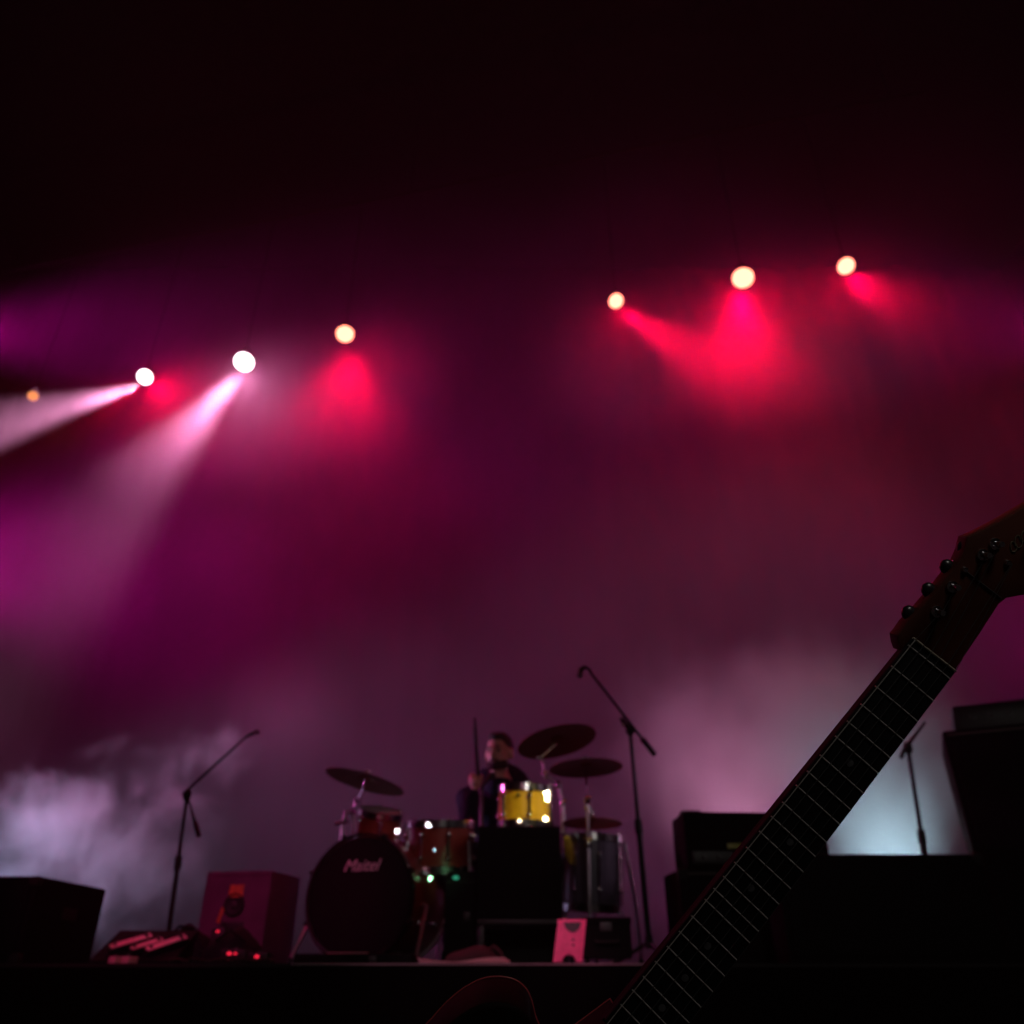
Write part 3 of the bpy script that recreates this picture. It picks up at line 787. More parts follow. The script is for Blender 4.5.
# ride cymbal, upper right
cR = at(556, 738, 4.72); aR = (R(-9), R(-11))
cymbal(cR, .235, *aR, 'largest cymbal, tilted high beside the drummer')
cs = cymstand('thick chrome cymbal stand with a boom, right against the black box', 4.80, 565, [(562.5, 803, 4.80), (558, 785, 4.80), (545, 775, 4.80), (543, 764, 4.80)], None, tube=.0135)
Lc = local(cs)
e = Lc(cR - tilted_axis(*aR) * .03); q0 = Lc(at(543, 764, 4.80))
MB().tube([q0, Lc(at(541, 757, 4.78)), e, e + tilted_axis(*aR) * .026], .005, 8).build('tilter_rod', 'chrome', cs)
MB().sphere(Lc(at(538, 757, 4.68)), .013, seg=12).build('tilter_knob', 'chrome', cs)
# second cymbal and low cymbal on one stand
c2 = at(585.5, 764, 4.78); a2 = (R(-3), R(-2))
cymbal(c2, .214, *a2, 'flat cymbal just below the largest one')
c3 = at(592, 819, 4.72); a3 = (R(-3), R(1.5))
cymbal(c3, .165, *a3, 'lowest cymbal, level above the grey floor tom')
cs = cymstand('slim chrome stand passing in front of the lowest cymbal', 4.48, 591, [(588, 842, 4.49), (587.5, 800, 4.50), (586.5, 786, 4.56)], None, tube=.0085)
Lc = local(cs)
e = Lc(c2 - tilted_axis(*a2) * .03)
MB().tube([Lc(at(586.5, 786, 4.56)), e, e + tilted_axis(*a2) * .026], .005, 8).build('tilter_rod', 'chrome', cs)
MB().lathe(Lc(at(588, 808, 4.50)), (0, 0, 1), [(0, -.016), (.014, -.014), (.016, 0), (.014, .014), (0, .016)], 14).build('felt_cup', 'chrome', cs)
MB().lathe(Lc(at(588, 844, 4.49)), (0, 0, 1), [(0, -.022), (.017, -.02), (.019, 0), (.017, .02), (0, .022)], 14).build('height_collar', 'chrome', cs)
e3 = Lc(c3 - tilted_axis(*a3) * .02)
MB().tube([Lc(at(588, 832, 4.495)), Lc(at(589, 831, 4.70)), e3, e3 + tilted_axis(*a3) * .016], .005, 8).build('clamp_arm', 'chrome', cs)

# added polished discs, angled between lamp and camera to make glints
def glint_disc(parent, px, py, Y, light, rad):
    c_ = at(px, py, Y)
    h = ((V(light) - c_).normalized() + (EYE - c_).normalized()).normalized()
    im = parent.matrix_world.inverted()
    MB().lathe(im @ c_, im.to_3x3() @ h, [(0, .002), (rad, .0015), (rad * 1.05, 0), (rad * .7, -.012), (0, -.012)], 20).build('glint_disc', 'chrome_cap', parent)
WP, WS = (3.0, 1.0, 3.4), (2.3, 1.5, 3.2)
for px, py, rr in ((397, 831, .014), (395.5, 851, .010)): glint_disc(rt, px, py, 4.86, WP, rr)
glint_disc(ft, 428.5, 825, 4.425, WP, .013)
glint_disc(bd, 429.5, 878, 4.50, (1.2, 1.5, 1.15), .015)
glint_disc(ft, 434, 850, 4.425, WP, .007)
for px, py, rr in ((546, 793, .016), (547, 799, .013), (545.5, 819, .013), (519, 821, .008)): glint_disc(am, px, py, 4.53 if px > 530 else 4.46, WS, rr)

# black box in front of the drummer, on a low table
YM = 4.36
k = mpp(520, 870, YM)
tb = at(523, 955, YM); tb.z = ST
tt = thing('low_table', tb, 'low dark table carrying the black box', 'table')
hT = at(514, 920, YM).z - ST
MB().box((0, .12, hT - .012), (88 * k, .36, .024), bev=.004).build('tabletop', 'metal_black', tt)
for sx in (-1, 1):
    for yy in (-.03, .27):
        MB().box((sx * 40 * k, yy, (hT - .024) / 2), (.03, .03, hT - .024), bev=.004).build('leg', 'metal_black', tt)
MB().box((0, .285, (hT - .024) / 2), (82 * k, .012, hT - .026), bev=.003).build('back_panel', 'rubber', tt)
b = at(519.5, 920, YM); b.z = ST + hT + .001
bx = thing('drum_monitor', b, 'plain square black monitor box in front of the drummer', 'speaker')
hM = at(519.5, 826, YM).z - b.z
MB().box((0, .14, hM / 2), (84 * k, .28, hM), bev=.008).build('cabinet', 'grille', bx)
MB().box((0, -.003, hM / 2), (78 * k, .008, hM - .03), bev=.003).build('grille', 'grille', bx)
for sx in (-1, 1):
    MB().box((sx * 42 * k, .14, hM * .6), (.008, .12, .04), bev=.003).build('handle', 'rubber', bx)

# dark case under the grey floor tom
b = at(607, 958, 3.95); b.z = ST
r = thing('road_case', b, 'dark road case under the poles beside the pink card', 'case')
hQ = at(607, 918, 3.95).z - ST
k = mpp(607, 930, 3.95)
MB().box((0, .1, hQ / 2 + .01), (50 * k, .24, hQ - .02), bev=.012).build('body', 'tolex', r)
MB().box((0, .1, hQ - .012), (51 * k, .25, .03), bev=.008).build('lid', 'tolex', r)
MB().box((0, -.024, hQ - .035), (.05, .012, .035), bev=.003).build('latch', 'metal_grey', r)
MB().tube([(-.05, -.026, hQ * .5), (-.05, -.042, hQ * .47), (.05, -.042, hQ * .47), (.05, -.026, hQ * .5)], .006, 8).build('handle', 'rubber', r)

# pink card leaning at the stage lip
Yk = 3.62
b = at(571, 963, Yk); b.z = ST + .001
k = mpp(572, 940, Yk)
r = thing('pink_sign', b, 'bright pink leaning card with dark notches at its top and bottom', 'sign', None, RX(R(-14)))
hK = (at(571, 919, Yk).z - b.z) / cos(R(14))
W = 29 * k
sl = .10 * W * 2.2
outl = [(-W / 2 - sl / 2, .004), (-W * .22 - sl / 2, .004)]
for i in range(9):
    a = pi - pi * i / 8
    outl.append((W * .05 - sl / 2 + W * .24 * cos(a), .004 + W * .24 * sin(a) * .95))
outl += [(W / 2 - sl / 2, .004), (W / 2 + sl / 2, hK), (-W / 2 + sl / 2, hK)]
pb = MB().prism(outl, -.004, .004, .001)
pb.warp(lambda v: V((v.x, v.z, v.y)))
pb.build('card', 'pink', r)
nt_ = [(W * .0 + sl / 2 + W * .30 * cos(a), hK - .012 - W * .32 * abs(sin(a))) for a in [pi * i / 10 for i in range(11)]]
nb = MB().prism(nt_[::-1], -.0065, -.003); nb.warp(lambda v: V((v.x, v.z, v.y)))
nb.build('notch_print', 'cone', r, 0)
for z in (.40, .52): MB().box((.012, -.0045, hK * z), (.010, .003, .006)).build('print_mark', 'cone', r)
MB().box((sl * .3, .03, hK * .35), (.014, .006, hK * .72), RX(R(28)), bev=.001).build('prop', 'metal_black', r)

# paper strips on the stage lip
def sheet(name, x0, x1, Y, label, cat, m='paper', dz=0.0, lift=.006, dep=.10):
    a, b_ = at(x0, 962, Y).x, at(x1, 962, Y).x
    bm = MB(); nx, ny = 24, 5; gr = []
    for j in range(ny + 1):
        rw = []
        for i in range(nx + 1):
            u, v_ = i / nx, j / ny
            z = ST + .002 + dz + lift * (.5 + .5 * sin(u * 6 + j * .5)) * v_ + .004 * v_ * v_
            rw.append(bm.bm.verts.new((a + (b_ - a) * u + .01 * sin(j), Y + dep * v_ - .02, z)))
        gr.append(rw)
    for j in range(ny):
        for i in range(nx): bm.bm.faces.new((gr[j][i], gr[j][i + 1], gr[j + 1][i + 1], gr[j + 1][i]))
    bmesh.ops.solidify(bm.bm, geom=bm.bm.faces[:], thickness=.0012)
    o = bm.build(name, m, None, 60)
    return tag(o, label, cat)
sheet('setlist_paper', 417, 508, YE + .02, 'pale pinkish paper curling along the stage lip before the low table', 'paper', lift=.016)

# maroon bag under the table front
b = at(472, 960, 3.75); b.z = ST
k = mpp(472, 955, 3.75)
bg_ = thing('gig_bag', b, 'low rounded maroon bag lying under the front of the table', 'bag')
s = MB().sphere((0, 0, .0), (28 * k, .07, .062), seg=28)
for v in s.bm.verts: v.co.z = max(0.0, v.co.z) * (1 + .15 * sin(v.co.x * 30))
s.build('body', 'bag_red', bg_)
MB().tube([(.06, -.01, .045), (.09, -.01, .062), (.115, -.01, .04), (.125, -.01, .02)], .008, 8).build('handle', 'bag_red', bg_)

# flat case below the bass drum
b = at(352, 963, 3.85); b.z = ST
k = mpp(352, 958, 3.85)
r = thing('flat_case', b, 'flat dark case lying before the bass drum', 'case')
hF = at(352, 953.5, 3.85).z - ST
MB().box((0, .10, hF / 2), (118 * k, .2, hF), bev=.006).build('body', 'tolex', r)
MB().box((-5 * k, .0, hF + .002), (40 * k, .02, .004), bev=.001).build('highlight_strip', 'pedal_pale', r)  # pale strip stands in for a red highlight below the drum
MB().box((20 * k, -.004, hF * .5), (.03, .008, .02), bev=.002).build('latch', 'metal_grey', r)
# ------------------------------------------------ pedals and clutter (left)
b = at(132, 966, 3.72); b.z = ST
k = mpp(132, 955, 3.72)
pbd = thing('pedalboard', b, 'sloping dark pedalboard at the stage lip beside the black monitor', 'pedalboard')
slope = R(38)
SB = RX(slope)
MB().box((.0, .10, .062), (84 * k, .26, .016), RX(R(27)), bev=.003).build('deck', 'grille', pbd)
for sx in (-1, 1):
    MB().prism([(-.02, 0), (.22, 0), (.22, .112), (-.02, .004)], -.006, .006, .001).warp(lambda v: V((sx * 38 * k + v.z, v.x, v.y))).build('side_bracket', 'grille', pbd)
DK = RX(R(27))
def pedal(px, py, w, l, label, yaw, m='pedal_pale', led=True, up=.022):
    """a long pedal lying on the sloping deck"""
    x_ = (px - 132) * k
    yl = (962 - py) * 1.0 * k * 1.9 + .02
    o = DK @ V((0, yl, 0)) + V((x_, 0.0, .062)) + V((0, .10, 0)) - DK @ V((0, .11, 0)) + DK @ V((0, 0, .012))
    t = thing('effects_pedal', b + o, label, 'pedal', 'pedals on the board', DK @ RZ(yaw))
    MB().box((0, 0, up / 2), (w, l, up), bev=.003).build('body', 'metal_black', t)
    MB().box((0, 0, up + .001), (w * .86, l * .94, .004), bev=.001).build('top_plate', m, t)
    MB().lathe((0, -l * .36, up + .003), (0, 0, 1), [(0, .008), (.006, .008), (.007, 0)], 12).build('footswitch', 'metal_grey', t)
    for sx in (-1, 1): MB().lathe((sx * w * .22, l * .36, up + .003), (0, 0, 1), [(0, .01), (.005, .01), (.006, 0)], 12).build('knob', 'cone', t)
    return t
pedal(119, 953, .045, .17, 'wide pale-topped pedal nearest the black monitor', R(-50))
pedal(138, 956, .036, .13, 'narrow pale-topped pedal in the middle of the board', R(-48))
pedal(157, 955, .045, .17, 'long pale-topped pedal at the far end of the board', R(-46))
for px, lab in ((115, 'tiny pink-topped pedal on the low front corner of the board'), (128, 'tiny pink-topped pedal below the middle of the board')):
    q = at(px, 968, 3.56); q.z = ST
    t = thing('effects_pedal', q, lab, 'pedal', 'pedals on the board', RZ(R(-20)) )
    MB().box((0, 0, .012), (.035, .05, .024), bev=.003).build('body', 'pedal_pale', t)
    MB().lathe((0, -.01, .024), (0, 0, 1), [(0, .007), (.006, .007), (.007, 0)], 12).build('footswitch', 'metal_grey', t)

def lump(name, px, Y, wpx, hpx, dep, m, label, cat, seed, flat=.0):
    b = at(px, 960, Y); b.z = ST
    k = mpp(px, 950, Y)
    t = thing(name, b, label, cat)
    top = at(px, hpx, Y).z - ST
    rnd = random.Random(seed)
    ph = [rnd.uniform(0, 6) for _ in range(6)]
    s = MB(); s.sphere((0, 0, 0), (wpx * k / 2, dep / 2, top), seg=32)
    for v in s.bm.verts:
        f = 1 + .10 * sin(v.co.x * 26 + ph[0]) + .06 * sin(v.co.y * 40 + v.co.x * 19 + ph[1]) + .05 * sin(v.co.x * 60 + ph[2])
        v.co.z = max(0, v.co.z) * f if v.co.z > 0 else 0
    s.build('body', m, t)
    return t, top, k
t, tp, k2 = lump('equipment_bag', 186, 4.22, 64, 929, .20, 'bag', 'limp black bag heaped behind the pedals', 'bag', 3)
MB().tube([(-.07, -.06, tp * .8), (-.03, -.075, tp * 1.06), (.03, -.075, tp * 1.02), (.06, -.06, tp * .7)], .007, 8).build('strap', 'bag', t)
t, tp, k2 = lump('equipment_bag', 232, 3.92, 62, 931, .22, 'bag', 'domed black bag in front of the maroon-lit speaker box', 'bag', 8)
MB().tube([(-.06, -.07, tp * .7), (0, -.085, tp * 1.0), (.07, -.07, tp * .65)], .006, 8).build('strap', 'bag', t)
# LED boxes
def ledbox(px, py, Y, w, label, leds):
    q = at(px, py, Y); b = q.copy(); b.z = ST
    t = thing('switch_box', b, label, 'box', 'small boxes with red lights')
    hh = q.z - ST + .012
    MB().box((0, .045, hh / 2), (w, .09, hh), bev=.004).build('body', 'metal_black', t)
    for (dx, rr) in leds:
        MB().sphere((dx, -.002, hh - .014), (rr, .004, rr * .62), seg=12).build('glow_dot', 'led', t)
    MB().lathe((0, .04, hh), (0, 0, 1), [(0, .007), (.008, .007), (.010, 0)], 12).build('footswitch', 'metal_grey', t)
    return t
ledbox(233, 953, 3.66, .10, 'small black box with two red lights below the domed bag', [(-.014, .010), (.010, .007)])
ledbox(257, 956, 3.64, .08, 'small black box with one red light at the end of the clutter', [(0, .010)])
ledbox(218, 931, 4.08, .06, 'small upright box with a red light peering over the bags', [(0, .008)])
# cable on the floor
cb = MB(); P = []
for i in range(120):
    u = i / 119
    P.append(V((at(170 + 110 * u, 965, 3.58).x, 3.56 + .05 * sin(u * 17) + .02 * sin(u * 43), ST + .007 + .003 * (1 + sin(u * 31)))))
cb.tube(P, .006, 8)
tag(cb.build('audio_cable', 'rubber'), 'black cable snaking along the stage lip below the bags', 'cable')

# yellow cloth strip beside the chrome pole, added for light on a drum hoop
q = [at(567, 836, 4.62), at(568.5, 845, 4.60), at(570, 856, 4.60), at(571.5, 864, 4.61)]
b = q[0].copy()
yc = thing('gleam_strip', b, 'narrow yellow strip standing in for a yellow gleam beside the thick chrome pole', 'gleam')
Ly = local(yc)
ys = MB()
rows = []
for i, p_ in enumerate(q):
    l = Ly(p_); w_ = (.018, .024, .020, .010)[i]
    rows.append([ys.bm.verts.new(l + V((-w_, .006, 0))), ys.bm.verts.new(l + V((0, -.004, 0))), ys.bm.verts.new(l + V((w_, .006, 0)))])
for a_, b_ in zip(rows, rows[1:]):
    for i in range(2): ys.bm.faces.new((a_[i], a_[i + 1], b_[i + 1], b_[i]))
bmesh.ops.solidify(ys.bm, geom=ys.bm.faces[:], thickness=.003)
ys.build('gleam', 'yellow', yc, 60)
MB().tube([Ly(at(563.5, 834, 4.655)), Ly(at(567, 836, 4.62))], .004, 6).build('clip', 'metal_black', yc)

# stand with microphone before the drummer's face
b = at(482, 955, 4.80); b.z = ST
t = thing('microphone_stand', b, 'slim upright microphone stand in front of the drummer', 'microphone stand')
Lc = local(t)
MB().tube([V((0, 0, .02)), Lc(at(481.5, 790, 4.80))], .0115, 10).build('pole', 'metal_grey', t)
MB().lathe((0, 0, 0), (0, 0, 1), [(0, .02), (.03, .02), (.07, .012), (.075, 0), (0, 0)], 28).build('base', 'metal_black', t)
MB().sphere(Lc(at(481.5, 789, 4.80)), .016, seg=10).build('clutch', 'metal_black', t)
mc = thing('microphone', at(482, 787, 4.795), 'dark vocal microphone just below the chin of the drummer', 'microphone')
Lm = local(mc)
MB().tube([V((0, 0, 0)), Lm(at(487, 780, 4.83)), Lm(at(490, 777, 4.85))], [.010, .013, .016], 12).build('body', 'metal_black', mc)
MB().sphere(Lm(at(492, 775.5, 4.86)), .024, seg=14).build('grille', 'metal_black', mc)

# ---------------------------------------------------------------- drummer
YH = 5.12
hd = at(499, 753, YH)                      # centre of the head
pr = thing('person', V((hd.x, YH + .15, ST)), 'bearded drummer in a dark shirt sitting behind the kit with one hand raised', 'person')
Lp = local(pr)
H = Lp(hd)
fx = RZ(R(-22)) @ RX(R(5))                 # head turned towards the left of the picture
def cap(mb, a, b, r0, r1, n=7, seg=14):
    a, b = V(a), V(b)
    mb.tube([a + (b - a) * i / (n - 1) for i in range(n)], [r0 + (r1 - r0) * i / (n - 1) for i in range(n)], seg)
    mb.sphere(a, r0, seg=14); mb.sphere(b, r1, seg=14)
def remesh(o, vox, sm=6):
    m = o.modifiers.new('remesh', 'REMESH'); m.mode = 'VOXEL'; m.voxel_size = vox; m.use_smooth_shade = True
    s = o.modifiers.new('smooth', 'SMOOTH'); s.factor = .5; s.iterations = sm
    dg = bpy.context.evaluated_depsgraph_get(); bpy.context.view_layer.update()
    me = bpy.data.meshes.new_from_object(o.evaluated_get(bpy.context.evaluated_depsgraph_get()))
    o.modifiers.clear()
    mats = [x for x in o.data.materials]
    o.data = me
    if not me.materials:
        for x in mats: me.materials.append(x)
    for p in me.polygons: p.use_smooth = True
hips = V((.0, .10, .56))
chest = V((.01, .02, .93))
neckb = V((H.x + .0, H.y + .035, H.z - .16))
shR = V((-.205, .02, H.z - .245)); shL = V((.215, .04, H.z - .245))     # shR: his right arm, on the left of the picture
hand = Lp(at(476.5, 779, 4.88))
elR = hand + V((-.035, .05, -.27))
wrR = hand + (elR - hand).normalized() * .062
elL = V((.30, -.16, H.z - .50)); wrL = V((.13, -.36, H.z - .50))
kneeR = V((-.24, -.33, .58)); kneeL = V((.20, -.33, .58))
ankR = V((-.25, -.40, .09)); ankL = V((.17, -.24, .09))
body = MB()
# head: skull, face, jaw
body.sphere(H + fx @ V((0, .012, .025)), (.078, .096, .095), fx, 24)
body.sphere(H + fx @ V((0, -.022, -.035)), (.063, .070, .080), fx, 20)
body.sphere(H + fx @ V((0, -.045, -.088)), (.036, .036, .028), fx, 16)
body.sphere(H + fx @ V((0, -.080, .022)), (.050, .020, .012), fx, 16)        # brow
for sx in (-1, 1): body.sphere(H + fx @ V((sx * .040, -.060, -.016)), (.020, .018, .017), fx, 14)
cap(body, H + fx @ V((0, -.088, .012)), H + fx @ V((0, -.112, -.028)), .011, .016)
body.sphere(H + fx @ V((0, -.100, -.030)), (.021, .013, .010), fx, 12)
body.sphere(H + fx @ V((0, -.086, -.058)), (.026, .014, .014), fx, 12)
for sx in (-1, 1): body.sphere(H + fx @ V((sx * .083, .012, -.012)), (.013, .022, .034), fx @ RZ(R(sx * 18)), 12)
cap(body, H + V((0, .02, -.07)), neckb, .054, .060)
cap(body, neckb, chest, .075, .135)
body.sphere(chest + V((0, 0, .03)), (.185, .115, .17), None, 20)
cap(body, chest, hips, .14, .15)
cap(body, shR + V((.12, 0, .035)), shR, .058, .060); cap(body, shL + V((-.12, 0, .035)), shL, .058, .060)
cap(body, shR, elR, .054, .040); cap(body, elR, wrR, .040, .027)
cap(body, shL, elL, .054, .040); cap(body, elL, wrL, .040, .027)
cap(body, hips + V((-.09, 0, 0)), kneeR, .085, .056); cap(body, kneeR, ankR, .054, .036)
cap(body, hips + V((.09, 0, 0)), kneeL, .085, .056); cap(body, kneeL, ankL, .054, .036)
for a in (ankR, ankL): cap(body, a + V((0, .03, -.045)), a + V((0, -.15, -.058)), .036, .028)
def fist(w, h, sd, axis):
    """palm and five curled fingers closing on a stick along axis"""
    d = (h - w).normalized(); ax = (axis - d * axis.dot(d)).normalized(); sdv = d.cross(ax).normalized() * sd
    body.sphere(w + d * .045 + sdv * .008, (.030, .030, .034), None, 14)
    for i in range(4):
        o = ax * (.028 - .019 * i)
        L = (.92, 1.0, .95, .8)[i]
        k0 = w + d * .066 + o + sdv * .012
        k1 = k0 + d * .020 * L - sdv * .016
        k2 = k1 - sdv * .022 * L - d * .010
        k3 = k2 - d * .024 * L + sdv * .004
        cap(body, w + d * .03 + o * .8 + sdv * .012, k0, .011, .0105, 4, 10); cap(body, k0, k1, .0105, .0098, 4, 10)
        cap(body, k1, k2, .0098, .009, 4, 10); cap(body, k2, k3, .009, .008, 4, 10)
    t0 = w + d * .030 + ax * .030
    t1 = t0 + d * .030 + ax * .014 - sdv * .014; t2 = t1 + d * .022 - sdv * .020
    cap(body, w + d * .02 + ax * .012, t0, .014, .0125, 4, 10); cap(body, t0, t1, .0125, .011, 4, 10); cap(body, t1, t2, .011, .009, 4, 10)
stick0, stick1 = Lp(at(478.5, 793, 4.89)), Lp(at(474, 716, 4.82))
sax = (stick1 - stick0).normalized()
fist(wrR, hand, 1, sax)
hL = wrL + (wrL - elL).normalized() * .07
fist(wrL, hL, -1, V((0.3, -1, .1)).normalized())
bo = body.build('body', 'skin', pr)
remesh(bo, .0065, 4)
# shirt
sh = MB()
cap(sh, neckb + V((0, 0, -.035)), chest, .085, .15)
sh.sphere(chest + V((0, 0, .03)), (.20, .13, .18), None, 20)
cap(sh, chest, hips, .155, .165)
cap(sh, shR + V((.12, 0, .035)), shR, .070, .073); cap(sh, shL + V((-.12, 0, .035)), shL, .070, .073)
cap(sh, shR, elR, .067, .056); cap(sh, shL, elL, .067, .056)
cap(sh, elR, elR.lerp(wrR, .86), .056, .044); cap(sh, elL, elL.lerp(wrL, .55), .056, .047)
so = sh.build('shirt', 'shirt', pr); remesh(so, .009, 5)
tr = MB()
cap(tr, hips + V((0, 0, .04)), hips, .16, .17)
for kn, an, sx in ((kneeR, ankR, -1), (kneeL, ankL, 1)):
    cap(tr, hips + V((sx * .09, 0, 0)), kn, .10, .068); cap(tr, kn, an + V((0, 0, .03)), .066, .050)
to = tr.build('trousers', 'jeans', pr); remesh(to, .009, 5)
for an in (ankR, ankL):
    s = MB(); cap(s, an + V((0, .035, -.035)), an + V((0, -.16, -.050)), .048, .036)
    for v in s.bm.verts: v.co.z = max(v.co.z, .004)
    s.build('shoe', 'rubber', pr)
# hair: short, thicker on top; beard along the jaw
hr = MB()
hr.sphere(H + fx @ V((0, .022, .044)), (.083, .098, .090), fx, 26)
hr.sphere(H + fx @ V((0, -.035, .094)), (.058, .045, .032), fx, 18)
for v in list(hr.bm.verts):
    l = fx.inverted() @ (v.co - H)
    if l.y < -.055 and l.z < .075: v.co = H + fx @ V((l.x * .8, -.052, max(l.z, .060)))
    elif l.z < -.035: v.co = H + fx @ V((l.x * .93, l.y * .93, -.035))
ho = hr.build('hair', 'hair', pr); remesh(ho, .007, 3)
be = MB()
for i in range(15):
    a = -1.25 + 2.5 * i / 14
    q_ = H + fx @ V((.066 * sin(a) * 1.05, -.030 - .054 * cos(a), -.072 - .014 * cos(a)))
    be.sphere(q_, (.015, .016, .028), fx, 10)
for i in range(7):
    a = -1 + 2 * i / 6
    be.sphere(H + fx @ V((.026 * a, -.099 + .010 * a * a, -.047 - .008 * a * a)), (.009, .007, .006), fx, 8)
beo = be.build('beard', 'hair', pr); remesh(beo, .005, 2)
for sx in (-1, 1):
    MB().sphere(H + fx @ V((sx * .031, -.083, .004)), (.013, .010, .0075), fx, 12).build('eye', 'eye', pr)
    MB().tube([H + fx @ V((sx * .014, -.101, .022)), H + fx @ V((sx * .032, -.099, .028)), H + fx @ V((sx * .052, -.084, .022))], [.004, .005, .003], 8).build('eyebrow', 'hair', pr)
MB().tube([H + fx @ V((-.022, -.093, -.060)), H + fx @ V((0, -.101, -.059)), H + fx @ V((.022, -.093, -.060))], [.003, .006, .003], 8).build('mouth', 'lip', pr)
ds = thing('drumstick', pr.matrix_world @ stick0, 'dark drumstick held upright in the raised hand of the drummer', 'drumstick')
l1 = local(ds)(pr.matrix_world @ stick1)
MB().tube([V((0, 0, 0)), l1 * .12, l1 * .8, l1 * .93], [.013, .0145, .013, .008], 10).build('shaft', 'stick', ds)
MB().sphere(l1 * .95, (.010, .010, .014), seg=10).build('tip', 'stick', ds)
# throne
th = thing('drum_throne', pr.matrix_world @ V((0, .1, 0)), 'round black stool under the seated drummer', 'stool')
MB().lathe((0, 0, .31), (0, 0, 1), [(0, 0), (.15, 0), (.17, .02), (.165, .04), (.15, .05), (0, .05)], 32).build('seat', 'tolex', th)
MB().tube([(0, 0, .08), (0, 0, .315)], .016, 12).build('post', 'chrome_dull', th)
for i in range(3):
    a = .4 + i * 2 * pi / 3
    MB().tube([(0, 0, .16), (.2 * cos(a), .2 * sin(a), .012)], .010, 8).build('leg', 'chrome_dull', th)

# ----------------------------------------------------------------- guitar
D = 0.66                                    # distance of its face along the view axis
S_ = D / F
n_ = -FW
gr = thing('electric_guitar', EYE + FW * D + UP * ((512 - 1000) * S_) + V(((620 - 512) * S_, 0, 0)),
           'dark cherry electric guitar standing in front of the stage with its neck slanting up', 'guitar', None,
           Matrix((V((1, 0, 0)), UP, n_)).transposed())
g2 = lambda px, py: V(((px - 620) * S_, (1000 - py) * S_))
# body outline, pixels of the photograph continued below its lower border
nk = V((-.630, .777))                       # direction down the neck in pixels
pp = V((-.777, -.630))                      # to the left of the neck
J = V((640, 1040))
def gl(a, b): q = J + nk * a + pp * b; return (q.x, q.y)
left_side = [(604, 1003.5), (597, 1009), (590, 1014), (577.5, 1023.5), (566, 1031), (553, 1035), (543, 1032), (536, 1019), (532.5, 1003), (528, 991), (520.5, 983), (513, 979), (504, 977.2), (495.8, 976.8), (487, 977.6), (478.7, 980), (470, 984.5), (461.5, 989.7), (450, 999), (440, 1009), (430, 1021)]
tailpts = [gl(150, 180), gl(185, 172), gl(225, 167), gl(270, 174), gl(315, 196), gl(360, 216), gl(410, 226), gl(455, 218), gl(495, 190), gl(520, 145), gl(535, 85), gl(540, 20), gl(540, -30), gl(535, -85), gl(520, -145), gl(495, -190), gl(455, -218), gl(410, -226), gl(360, -216), gl(315, -196), gl(270, -174), gl(225, -167), gl(185, -172), gl(150, -182), gl(110, -192), gl(60, -190), gl(15, -176), gl(-8, -155), gl(-14, -130), gl(-4, -106), gl(20, -88), gl(40, -70), gl(44, -52), gl(30, -42), gl(8, -38), gl(0, -34), gl(0, 34)]
KB = (D + .058) / D
OC = V(((512 - 620) * S_, (1000 - 512) * S_))          # optical axis in the face plane
bscale = lambda q: OC + (q - OC) * KB
outl = [tuple(bscale(g2(*p))) for p in [(612, 997.5)] + left_side + tailpts]
def smooth_poly(p, n=2):
    for _ in range(n):
        q = []
        for i in range(len(p)):
            a, b = V(p[i]), V(p[(i + 1) % len(p)])
            q += [tuple(a * .75 + b * .25), tuple(a * .25 + b * .75)]
        p = q
    return p
outl = smooth_poly(outl, 1)
TB = .042
Zf = -.018                                  # top of the body below the fretboard face
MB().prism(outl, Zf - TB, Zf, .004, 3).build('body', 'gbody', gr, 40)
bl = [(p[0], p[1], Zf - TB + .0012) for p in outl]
MB().tube(bl + [bl[0]], .0006, 6).build('rim_highlight', 'rim_highlight', gr)  # thin red tube added along the rear edge as its highlight
# neck and fretboard
ly = [645, 666, 686, 704, 721, 736, 755, 771, 785, 802, 816, 831, 847, 862, 876, 888, 899, 915.5, 931, 946, 961, 976, 989.5, 1004]
def Lx(y): return 908 + (y - 645) * (620.5 - 908) / (1004 - 645)
TL, BL = V((913, 638.5)), V((605, 1021))
TR, BR = V((956, 672.5)), V((655, 1070))
fb = [tuple(g2(*TL)), tuple(g2(*BL)), tuple(g2(*BR)), tuple(g2(*TR))]
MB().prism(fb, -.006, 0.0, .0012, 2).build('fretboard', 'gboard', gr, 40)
# neck back, rounded
nb = MB()
a0, a1 = g2(*((TL + TR) / 2)), g2(*((BL + BR) / 2))
w0, w1 = (g2(*TL) - g2(*TR)).length / 2, (g2(*BL) - g2(*BR)).length / 2
dv = (a1 - a0).normalized(); nv = V((-dv.y, dv.x))
rings = []
for i in range(12):
    u = i / 11; c_ = a0.lerp(a1, u); w_ = (w0 + (w1 - w0) * u) * .985
    th_ = .017 + .003 * u
    rings.append([nb.bm.verts.new((c_.x + nv.x * w_ * cos(a), c_.y + nv.y * w_ * cos(a), -.0055 - th_ * sin(a) ** .8)) for a in [pi * j / 14 for j in range(15)]])
for A, B_ in zip(rings, rings[1:]):
    for j in range(14): nb.bm.faces.new((A[j], A[j + 1], B_[j + 1], B_[j]))
    nb.bm.faces.new((A[0], B_[0], B_[14], A[14]))
nb.bm.faces.new(rings[0]); nb.bm.faces.new(rings[-1])
nb.build('neck', 'gneck', gr, 50)
